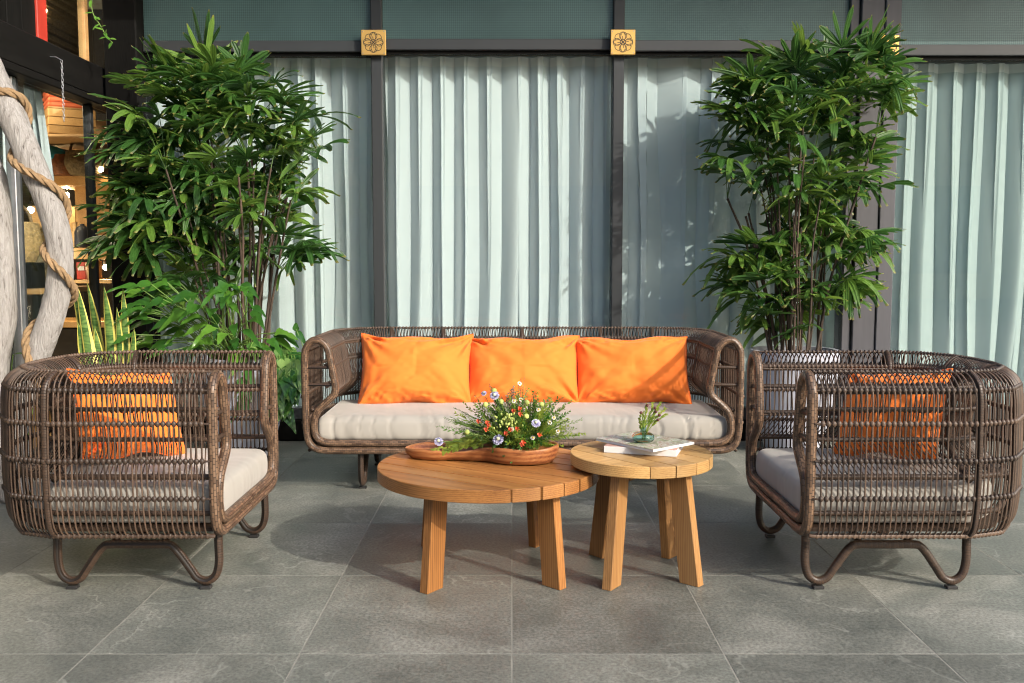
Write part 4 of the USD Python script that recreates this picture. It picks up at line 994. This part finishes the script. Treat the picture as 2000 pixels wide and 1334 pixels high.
for k in range(34):                                        # long needle sprays out to the left
    b = FC + [fr.uniform(-0.08, 0.0), fr.uniform(-0.04, 0.04), fr.uniform(0, 0.03)]
    tip = b + [-fr.uniform(0.12, 0.22), fr.uniform(-0.06, 0.05), fr.uniform(0.02, 0.13)]
    sprig(fl, b, tip, 0.01, 0.035, 0.0022, 10, FM['dgreen'], None, 14)
for k in range(70):                                        # paler olive heads and feathery tips through the dome
    d = rdir(-180, 180, 8, 70); b = base_pt(); ln = fr.uniform(0.12, 0.19)
    sprig(fl, b, b + d * ln * [1.25, 0.75, 1.0], 0.012, 0.016, 0.0075, 16, FM['lgreen'] if k % 3 else M['philo'], None, 45, 0.5)
for tip in (P(1122, 835, 3.7), P(1108, 842, 3.68), P(1112, 822, 3.74), P(850, 832, 3.7), P(866, 815, 3.72), P(1098, 850, 3.66), P(1095, 808, 3.75)):
    b = FC + [np.sign(tip[0] - FC[0]) * 0.06, 0, 0.03]; sprig(fl, b, tip, 0.01, 0.016, 0.003, 16, FM['dgreen'], None, 50, 0.4)
for px, py in ((930, 872), (905, 868), (890, 874), (878, 880), (915, 862), (940, 862), (868, 886), (850, 880), (920, 855), (895, 862), (880, 868), (945, 868)):         # lime fern laid in the left lobe
    sprig(fl, P(960, 862, 3.69), P(px - 6, py, 3.68), 0.010, 0.030, 0.010, 26, FM['lgreen'], None, 38, 0.2)
for px, py, yy in ((1000, 905, 3.60), (985, 893, 3.6), (960, 884, 3.62), (1030, 882, 3.6), (1045, 874, 3.6), (1015, 890, 3.6), (1060, 868, 3.62)):   # fronds over the rim
    sprig(fl, FC + [(px - 1000) * 0.001, -0.05, 0.03], P(px, py, yy), 0.035, 0.022, 0.0055, 18, M['philo'], None, 42, 0.2)
for px, py in ((955, 748), (958, 760), (1018, 738), (1013, 745), (1003, 757), (1028, 756), (992, 770), (1042, 768), (1050, 778), (1024, 735)):        # brown seed sprigs on top
    tip = P(px, py, 3.74); b = FC + [(tip[0] - FC[0]) * 0.5, 0.01, 0.08]; sprig(fl, b, tip, 0.0, 0.009, 0.005, 12, FM['brownsprig'], None, 40, 0.45)
def petals(c, face, n, L, W, layers, m, parent, name, spread=65):
    face = np.array(face, float); face /= np.linalg.norm(face); a = np.cross(face, [0.3, 0.2, 0.9]); a /= np.linalg.norm(a); b = np.cross(face, a)
    V, Fs, o = [], [], 0
    for ly in range(layers):
        sp = math.radians(spread - 22 * ly)
        for k in range(n):
            t = 2 * PI * (k + 0.5 * ly) / n + fr.uniform(-0.12, 0.12); d = (a * math.cos(t) + b * math.sin(t)) * math.sin(sp) + face * math.cos(sp)
            v, f, _ = leaf_mesh(np.array(c) - face * L * 0.1, d, face, L * (1 - 0.16 * ly), W, [(0, 0.3), (0.6, 1), (0.9, 0.9), (1, 0.5)], 0.05, 0.25, 4); V.append(v); Fs.append(f + o); o += len(v)
    return obj(name, (np.vstack(V), np.vstack(Fs)), m, parent, True)
def ball(c, r, m, parent, name, seed=0, sq=1.0):
    s = trimesh.creation.icosphere(subdivisions=2); v = s.vertices * (1 + 0.25 * (meshkit.noise(s.vertices * 3 + seed) - 0.5))[:, None]
    return obj(name, (v * [r, r, r * sq] + np.array(c), s.faces), m, parent, True)
def stalk(c, parent): 
    b = FC + (np.array(c) - FC) * [0.35, 0.35, 0.1]; obj('flower_stalk', tube(catmull([b, (b + np.array(c)) / 2 + [0, 0, 0.01], np.array(c)], 4), 0.0013, 4)[:2], M['greenstem'], parent, True)
for px, py, y, L in ((966, 772, 3.68, 0.021), (973, 858, 3.58, 0.024), (857, 862, 3.66, 0.02), (1047, 826, 3.62, 0.02), (945, 768, 3.7, 0.012)):
    c = P(px, py, y); f = obj_f = petals(c, (fr.uniform(-0.5, 0.2), -0.8, 0.6), 17, L * 0.92, 0.0075, 4, FM['blue'], fl, 'scabious_flower', 84); ball(c + [-0.001, -0.006, 0.004], L * 0.30, FM['pale'], f, 'flower_centre', 1); stalk(c, fl)
for px, py, y in ((1004, 783, 3.66), (1018, 780, 3.67), (1041, 855, 3.58), (1074, 825, 3.64), (1082, 816, 3.66), (1015, 749, 3.73), (1000, 838, 3.6), (978, 785, 3.69), (1090, 842, 3.64), (1052, 800, 3.66)):
    c = P(px, py, y); f = petals(c, (fr.uniform(-0.3, 0.3), -0.85, 0.5), 9, 0.0095, 0.005, 1, FM['white'], fl, 'daisy', 78); ball(c + [0, -0.002, 0.001], 0.0036, FM['yellow'], f, 'flower_centre', 2); stalk(c, fl)
for px, py, y in ((1003, 803, 3.62), (1017, 809, 3.6), (952, 826, 3.6), (935, 823, 3.62), (950, 839, 3.59), (988, 847, 3.57), (1010, 838, 3.58), (1023, 864, 3.57), (997, 839, 3.58), (955, 831, 3.6), (1015, 799, 3.64), (1020, 868, 3.57), (1055, 849, 3.6)):
    c = P(px, py, y); f = petals(c, (fr.uniform(-0.4, 0.4), -0.8, 0.5), 5, 0.0125, 0.010, 2, FM['red'], fl, 'red_flower', 52); stalk(c, fl)
for px, py, y in ((948, 790, 3.66), (912, 844, 3.61), (1029, 786, 3.66), (1028, 813, 3.61), (979, 785, 3.68), (965, 763, 3.7), (1058, 790, 3.68)):
    c = P(px, py, y); ball(c, 0.0105, FM['lime'], fl, 'green_bud', px); stalk(c, fl)
for k in range(60):                                        # cluster of seed pods in the middle
    c = P(990 + fr.gauss(0, 11), 822 + fr.gauss(0, 9), 3.63 + fr.uniform(-0.02, 0.02)); ball(c, fr.uniform(0.003, 0.0045), FM['lime'], fl, 'seed_pod', k, 1.4)

# ------------------------------------------------------------------ books and vase on the side table
def slab_book(name, label, corners_c, w, d, h, ang, z, cover, cat):
    t = thing(name, label, cat, (corners_c[0], corners_c[1], z), ang)
    ct = 0.0018
    obj('pages', bx(-w / 2 + 0.002, w / 2 - 0.002, -d / 2 + 0.002, d / 2 - 0.002, ct + 0.0002, h - ct - 0.0002), M['pagese'], t)
    obj('back_cover', bx(-w / 2, w / 2, -d / 2, d / 2, 0.0003, ct, 0.0004), M['paper'], t)
    obj('front_cover', bx(-w / 2, w / 2, -d / 2, d / 2, h - ct, h, 0.0004), M[cover], t)
    obj('spine', bx(-w / 2 - 0.001, w / 2, -d / 2 - 0.0018, -d / 2 - 0.0002, 0.0006, h - 0.0003, 0.0004), M['paper'], t)
    return t
M['magcover'] = mat('magazine_print', {
    'tc': ('texture_coordinate', {}), 'mp': ('mapping', {'scale': (9, 13, 1)}), 'v': ('voronoi_texture', {'scale': 1.0, 'randomness': 1.0}), 'n': ('noise_texture', {'scale': 2.2, 'detail': 5.0, 'distortion': 1.0}),
    'r': ('rgb_ramp', {'ramp': [(0.32, (0.03, 0.04, 0.03)), (0.42, (0.16, 0.19, 0.06)), (0.5, (0.42, 0.43, 0.36)), (0.57, (0.20, 0.11, 0.05)), (0.68, (0.50, 0.52, 0.50))]}),
    'm': ('mix', {'fac': 0.18}), 'r2': ('hsv', {'saturation': 0.22, 'value': 0.7}), 'p': ('principled_bsdf', {'roughness': 0.5, 'specular_ior_level': 0.25})},
    [('tc.object', 'mp.vector'), ('mp.vector', 'v.vector'), ('mp.vector', 'n.vector'), ('n.fac', 'r.fac'), ('v.color', 'r2.color'), ('r.color', 'm.color1'), ('r2.color', 'm.color2'), ('m.color', 'p.base_color')])
M['bookcover'] = plain('book_cover_print', (0.45, 0.25, 0.20), 0.6, var=0.5, scale=14, per=0)
slab_book('book', 'thick white softcover book lying under the magazine', (0.513, 3.630), 0.275, 0.185, 0.026, -18, SZ + 0.0006, 'bookcover', 'book')
slab_book('magazine', 'glossy magazine with photo cover, under the glass vase', (0.515, 3.645), 0.235, 0.30, 0.011, 40, SZ + 0.0275, 'magcover', 'magazine')
VZ = SZ + 0.0389
vx, vy = 0.505, 3.60
vase = thing('bud_vase', 'squat teal glass bud vase standing on the magazine', 'vase', (vx, vy, VZ))
M['vase'] = mat('teal_glass', {'p': ('principled_bsdf', {'base_color': (0.62, 0.86, 0.82), 'transmission_weight': 1.0, 'roughness': 0.02, 'ior': 1.48})}, [])
M['water'] = mat('vase_water', {'p': ('principled_bsdf', {'base_color': (0.9, 0.97, 0.95), 'transmission_weight': 1.0, 'roughness': 0.0, 'ior': 1.33})}, [])
vo = [(0, 0.0005), (0.030, 0.0005), (0.039, 0.006), (0.043, 0.016), (0.041, 0.027), (0.030, 0.035), (0.014, 0.039), (0.0115, 0.048), (0.0125, 0.058)]
vi = [(0.0105, 0.058), (0.0095, 0.048), (0.012, 0.0365), (0.028, 0.0325), (0.038, 0.0255), (0.040, 0.016), (0.036, 0.0075), (0.028, 0.004), (0, 0.004)]
obj('glass_body', lathe(vo + vi, 40), M['vase'], vase, 50)
bl = thing('berry_sprigs', 'green sprigs with dark red berries standing in the teal vase', 'flowers', (vx, vy, VZ))
def vw(px, py, y=3.6): return P(px, py, y) - [vx, vy, VZ]
for px, py in ((1263, 788), (1285, 797), (1256, 805), (1302, 808), (1275, 786), (1249, 812), (1290, 786), (1299, 797)):
    tip = vw(px, py); sprig(bl, (fr.uniform(-0.008, 0.008), fr.uniform(-0.006, 0.006), 0.008), tip, 0.0 if px < 1280 else 0.012, 0.022, 0.0055, 20, FM['lgreen'], None, 30, 0.4, 0.0016)
for px, py in ((1264, 792), (1279, 797), (1252, 806), (1281, 804), (1288, 811), (1285, 820)):
    c = vw(px, py, 3.59); b_ = ball(c, 0.0058, FM['berry'], bl, 'berry', px)
    obj('berry_stalk', tube(catmull([(0, 0, 0.05), tuple(c * [0.45, 0.5, 0.5] + [0, 0, 0.035]), tuple(c)], 5), 0.0012, 4)[:2], M['greenstem'], bl, True)

# ------------------------------------------------------------------ pots and plants
def pot(C, R, h, m, label, name='plant_pot'):
    t = thing(name, label, 'plant pot', (C[0], C[1], 0))
    prof = [(0, 0.002), (R * 0.55, 0.0), (R * 0.62, 0.012), (R * 0.80, h * 0.3), (R * 0.94, h * 0.65), (R, h * 0.93), (R * 1.0, h), (R * 0.93, h), (R * 0.90, h * 0.9), (0, h * 0.9)]
    obj('pot_body', lathe(prof, 48), M[m], t, 40)
    obj('soil', lathe([(0, h * 0.9 + 0.004), (R * 0.45, h * 0.91 + 0.008), (R * 0.88, h * 0.9 + 0.004), (R * 0.88, h * 0.9 + 0.001), (0, h * 0.9 + 0.001)], 32), M['soil'], t)
PSEG = [(0, 0.30), (0.18, 0.62), (0.5, 1.0), (0.82, 0.92), (0.95, 0.78), (1.0, 0.42)]
def palm(label, C, zpot, blobs, ncane, nleaf, seed, bright=0):
    """lady palm: many thin canes from the pot; each leaf is a fan of blunt segments on a petiole"""
    rs = random.Random(seed); nr = np.random.RandomState(seed)
    t = thing('lady_palm', label, 'palm', (C[0], C[1], zpot))
    canes = []
    for k in range(ncane):
        a, r = rs.uniform(0, 2 * PI), 0.17 * math.sqrt(rs.random())
        b = np.array([r * math.cos(a), r * math.sin(a), -0.005]); bl_ = rs.choice(blobs)
        topz = rs.uniform(0.42, 0.84) * (max(q[1] for q in blobs) - zpot)
        lean = np.array([math.cos(a), math.sin(a), 0]) * rs.uniform(0.02, 0.28) + np.array([rs.uniform(-.06, .06), rs.uniform(-.06, .03), 0])
        tip = b + lean + [0, 0, topz]
        p = catmull([b, b + lean * 0.25 + [rs.uniform(-.012, .012), 0, topz * 0.35], b + lean * 0.6 + [rs.uniform(-.015, .015), 0, topz * 0.7], tip], 6)
        canes.append(p)
        rad = rs.uniform(0.0045, 0.009)
        nn = len(p); rr_ = rad * (1 + 0.18 * (np.arange(nn) % 3 == 0)) * np.linspace(1.1, 0.75, nn)
        obj('cane', tube(p, rr_, 7)[:2], M['stem'], t, True)
    allp = np.vstack(canes)
    wts = np.array([q[5] for q in blobs], float); wts /= wts.sum()
    for k in range(nleaf):
        bx_, bz_, rx, rz_, ry, _ = blobs[nr.choice(len(blobs), p=wts)]
        while True:
            q = nr.uniform(-1, 1, 3)
            if 0.25 < np.linalg.norm(q) <= 1: break
        q = q / np.linalg.norm(q) * np.linalg.norm(q) ** 0.55
        hub = np.array([bx_ - C[0] + q[0] * rx, q[1] * ry - 0.02, bz_ - zpot + q[2] * rz_])
        # petiole from the nearest cane point that lies lower
        dd = np.linalg.norm((allp - (hub - [0, 0, 0.12])) * [1, 1, 1.4], axis=1); s = allp[np.argmin(dd)]
        out = hub - s; out[2] = out[2] * 0.5; out += np.array([q[0] * 0.25, q[1] * 0.2 - 0.05, 0.02]); out /= max(np.linalg.norm(out), 1e-6)
        pet = catmull([s, s * 0.45 + hub * 0.55 + [0, 0, 0.03], hub], 4)
        V, Fs, U = [], [], []
        pv, pf, pu = tube(pet, 0.0024, 4, cap=False); V.append(pv); Fs.append(pf); U.append(pu * 0 + 0.4); o = len(pv)
        nseg = rs.randint(5, 8); spread = math.radians(rs.uniform(70, 112)); Lf = rs.uniform(0.20, 0.31) * (0.85 if bright else 1.0)
        up = np.array([rs.uniform(-.35, .35), rs.uniform(-.55, .1), 1.0]); up -= out * up.dot(out); up /= np.linalg.norm(up); sd_ = np.cross(out, up)
        dr_ = rs.uniform(0.05, 0.42) if rs.random() < 0.75 else rs.uniform(0.5, 0.95)
        if hub[2] + zpot > max(q_[1] for q_ in blobs) + 0.05: dr_ *= 0.3; out = out + [0, 0, 0.8]; out /= np.linalg.norm(out); sd_ = np.cross(out, up); sd_ /= np.linalg.norm(sd_)
        for g in range(nseg):
            a = -spread + 2 * spread * g / (nseg - 1) + rs.uniform(-.09, .09)
            d = out * math.cos(a) + sd_ * math.sin(a) + up * 0.12
            L_ = Lf * (1 - 0.28 * abs(a) / spread) * rs.uniform(0.85, 1.1); W_ = rs.uniform(0.032, 0.052) * (0.8 if nseg > 7 else 1)
            v, f, uv = pleat_leaf(hub, d, up, L_, W_, PSEG, dr_ * rs.uniform(0.7, 1.25), 7, rs.uniform(-.5, .5))
            V.append(v); Fs.append(f + o); U.append(uv); o += len(v)
        LV = np.vstack(V); lim = WY - 0.06 - C[1]; over = np.maximum(LV[:, 1] - lim, 0)      # blades bend along the pane, not through it
        LV[:, 1] -= over * 0.93; LV[:, 2] += over * 0.35; LV[:, 1] = np.minimum(LV[:, 1], lim + 0.045)
        obj('leaf', (LV, np.vstack(Fs)), M['palm'], t, False, np.vstack(U))
    return t
def pb(px, py, rx, rz_, y, ry, w):
    c = P(px, py, y); k = y / F_; return (c[0], c[2], rx * k, rz_ * k, ry, w)
PL, PR = (-1.66, 5.80), (1.78, 5.95)
pot(PL, 0.27, 0.62, 'pot', 'pale glazed pot of the palm behind the left armchair')
pot(PR, 0.275, 0.645, 'pot', 'pale glazed pot of the palm behind the right armchair')
palm('tall lady palm rising behind the left armchair', PL, 0.56,
     [pb(400, 158, 105, 50, 5.80, 0.2, 18), pb(480, 190, 105, 75, 5.78, 0.26, 24), pb(330, 210, 95, 80, 5.78, 0.26, 24), pb(430, 290, 150, 75, 5.75, 0.3, 34), pb(305, 310, 80, 60, 5.75, 0.28, 18),
      pb(330, 400, 100, 60, 5.72, 0.28, 26), pb(450, 400, 105, 60, 5.72, 0.28, 24), pb(600, 265, 50, 50, 5.74, 0.13, 8), pb(275, 470, 70, 45, 5.7, 0.2, 16), pb(260, 400, 50, 50, 5.72, 0.2, 8), pb(420, 480, 90, 45, 5.68, 0.22, 14),
      pb(565, 400, 45, 40, 5.74, 0.13, 6), pb(550, 490, 45, 35, 5.74, 0.13, 6), pb(350, 550, 80, 30, 5.68, 0.2, 8)], 34, 298, 4)
palm('tall lady palm rising behind the right armchair, casting shadow on the curtain', PR, 0.59,
     [pb(1600, 130, 80, 40, 5.94, 0.2, 16), pb(1500, 150, 60, 40, 5.91, 0.18, 12), pb(1690, 150, 55, 60, 5.91, 0.2, 16), pb(1540, 210, 115, 60, 5.91, 0.26, 28), pb(1680, 230, 65, 60, 5.91, 0.22, 16), pb(1460, 240, 55, 45, 5.91, 0.18, 9),
      pb(1600, 300, 110, 45, 5.89, 0.26, 18), pb(1470, 330, 60, 35, 5.91, 0.18, 8), pb(1580, 375, 115, 40, 5.89, 0.22, 14), pb(1680, 370, 50, 40, 5.89, 0.18, 7), pb(1610, 455, 85, 35, 5.87, 0.2, 17), pb(1470, 500, 50, 35, 5.89, 0.16, 10), pb(1660, 480, 55, 40, 5.87, 0.18, 10),
      pb(1640, 575, 65, 35, 5.83, 0.2, 20), pb(1500, 560, 65, 40, 5.83, 0.2, 17), pb(1540, 630, 70, 28, 5.81, 0.18, 22)], 30, 264, 9)

# lobed and trailing plants under the left palm
def heart_leaf(base, d, n, L, W, seed):
    return leaf_mesh(base, d, n, L, W, [(0, 0.25), (0.08, 0.85), (0.28, 1.0), (0.5, 0.72), (0.75, 0.42), (1, 0.03)], 0.35, 0.18, 8, 0.004, seed)
def lobed_leaf(base, d, n, L, W, seed):
    return leaf_mesh(base, d, n, L, W, [(0, 0.7), (0.10, 1.0), (0.24, 0.62), (0.36, 0.88), (0.5, 0.50), (0.62, 0.6), (0.8, 0.32), (1, 0.03)], 0.4, 0.15, 11, 0.006, seed)
ph = thing('philodendron', 'bright green lobed-leaf plant spreading under the left palm', 'plant', (PL[0], PL[1], 0))
pr = random.Random(3)
for k in range(100):
    px, py = pr.uniform(262, 560), pr.uniform(548, 690)
    if px > 500 and py < 640: continue
    y = pr.uniform(5.3, 5.62); h = P(px, py, y) - [PL[0], PL[1], 0]
    b = np.array([pr.uniform(-.12, .12), -0.12 + pr.uniform(-.05, .05), 0.58])
    st_ = catmull([b, (b + h) / 2 + [0, -0.03, 0.07], h], 4); sv, sf, su = tube(st_, 0.0028, 5, cap=False)
    d = np.array([h[0] - b[0] + pr.uniform(-.15, .15), -0.16, pr.uniform(-0.12, 0.08)])
    v, f, uv = (lobed_leaf if k % 3 else heart_leaf)(h, d, (pr.uniform(-.3, .3), -0.5, 0.8), pr.uniform(0.11, 0.18), pr.uniform(0.055, 0.085), k)
    obj('stem', (sv, sf), M['greenstem'], ph, True, su)
    obj('leaf', (v, f), M['philo'], ph, True, uv)
po = thing('trailing_pothos', 'glossy trailing pothos hanging over the pot beside the sofa arm', 'plant', (PL[0], PL[1], 0))
for s in (0, 1, 2, 3, 4, 5, 7, 8, 9, 6):
    e = P(545 + (s % 7) * 6.5 if s != 6 else 470, 828 - pr.uniform(0, 60), 5.42) - [PL[0], PL[1], 0]
    if s == 6: e = P(480, 800, 5.40) - [PL[0], PL[1], 0]
    b = np.array([0.14, -0.08, 0.60]); k1 = np.array([e[0] * 0.75 + 0.03, -0.2, 0.70 + pr.uniform(-.03, .05)])
    vp = catmull([b, k1, [e[0], e[1] + 0.02, 0.58], [e[0] + pr.uniform(-.02, .02), e[1], (0.58 + e[2]) / 2], e], 6)
    obj('stem', tube(vp, 0.003, 5)[:2], M['greenstem'], po, True)
    for k in range(11):
        q = vp[int((k + 1.2) / 12.3 * (len(vp) - 1))]; a = pr.uniform(0, 2 * PI)
        v, f, uv = heart_leaf(q, (math.cos(a) * 0.7, -0.4, -0.55 + pr.uniform(-.2, .2)), (math.cos(a) * .3, -0.9, 0.5), pr.uniform(0.085, 0.14), pr.uniform(0.06, 0.088), k)
        obj('leaf', (v, f), M['pothos'], po, True, uv)
q0 = P(578, 640, 5.42) - [PL[0], PL[1], 0]
obj('stem', tube(catmull([(0.2, -0.15, 0.66), P(590, 690, 5.42) - [PL[0], PL[1], 0], q0], 6), 0.0025, 5)[:2], M['greenstem'], po, True)
for d_, L_ in (((0.05, -0.2, 1), 0.08), ((0.7, -0.2, -0.6), 0.10)):
    v, f, uv = heart_leaf(q0 - [0, 0, 0.02], d_, (0, -1, 0.2), L_, 0.04, 1); obj('leaf', (v, f), M['pothos'], po, True, uv)

# snake plant behind the left armchair
SPC = (-2.27, 5.35)
pot(SPC, 0.16, 0.42, 'darkpot', 'dark low pot of the snake plant')
sp = thing('snake_plant', 'yellow-edged snake plant standing behind the left armchair', 'plant', (SPC[0], SPC[1], 0))
for tx, ty, bx0, w in ((143, 566, 188, 34), (150, 556, 180, 26), (170, 552, 205, 26), (203, 560, 214, 30), (240, 563, 240, 24), (228, 600, 226, 22), (152, 630, 170, 28), (262, 640, 236, 22), (185, 640, 196, 26)):
    yy = 5.30 + pr.uniform(-0.05, 0.08)
    tip, b = P(tx, ty, yy) - [SPC[0], SPC[1], 0], P(bx0, 760, yy) - [SPC[0], SPC[1], 0]
    b[2] = 0.385; b[:2] = np.clip(b[:2], -0.12, 0.12)
    W = 0.78 * w * yy / F_
    ax = tip - b; Ln = np.linalg.norm(ax); ax /= Ln; sd_ = np.cross(ax, [0.15 * pr.uniform(-1, 1), 1.0, 0]); sd_ /= np.linalg.norm(sd_); nn = np.cross(sd_, ax)
    prof = [(0, 0.65), (0.35, 1.0), (0.7, 0.85), (0.9, 0.42), (1, 0.02)]
    tw = pr.uniform(-0.5, 0.5)
    def blade(u, s, lo, hi, dz):
        hw = np.interp(u, [q[0] for q in prof], [q[1] for q in prof]) * W / 2
        k = lo + (hi - lo) * s
        c = b[None, None] + ax * (u * Ln)[..., None] + nn * (0.03 * np.sin(u * PI))[..., None]
        th_ = tw * u
        sv = sd_ * np.cos(th_)[..., None] + nn * np.sin(th_)[..., None]; nv_ = nn * np.cos(th_)[..., None] - sd_ * np.sin(th_)[..., None]
        q = c + sv * (k * hw)[..., None] + nv_ * ((k ** 2) * hw * 0.35 + dz)[..., None]
        return q[..., 0], q[..., 1], q[..., 2]
    lf = obj('leaf', grid(lambda u, s: blade(u, s, -0.70, 0.70, 0.0), 16, 7), M['snake'], sp, True)
    for lo, hi in ((-1, -0.70), (0.70, 1)):
        obj('leaf_margin', grid(lambda u, s: blade(u, s, lo, hi, 0.0), 16, 3), M['snake_edge'], lf, True)
# low foliage at the picture's left edge
lw = thing('low_plant', 'small low green plant by the shop sill beside the left armchair', 'plant', (-2.62, 4.8, 0))
for k in range(26):
    a = pr.uniform(0, 2 * PI); h = pr.uniform(0.45, 0.72)
    b = np.array([pr.uniform(-.03, .06), pr.uniform(-.1, .1), 0]); tp = b + [0.1 * math.cos(a), 0.1 * math.sin(a), h]
    sv, sf, su = tube(catmull([b, (b + tp) / 2, tp], 3), 0.003, 4, cap=False); obj('stem', (sv, sf), M['greenstem'], lw, True, su)
    v, f, uv = heart_leaf(tp, (math.cos(a), math.sin(a), 0.2), (0, 0, 1), pr.uniform(0.07, 0.1), 0.045, k); obj('leaf', (v, f), M['philo'], lw, True, uv)
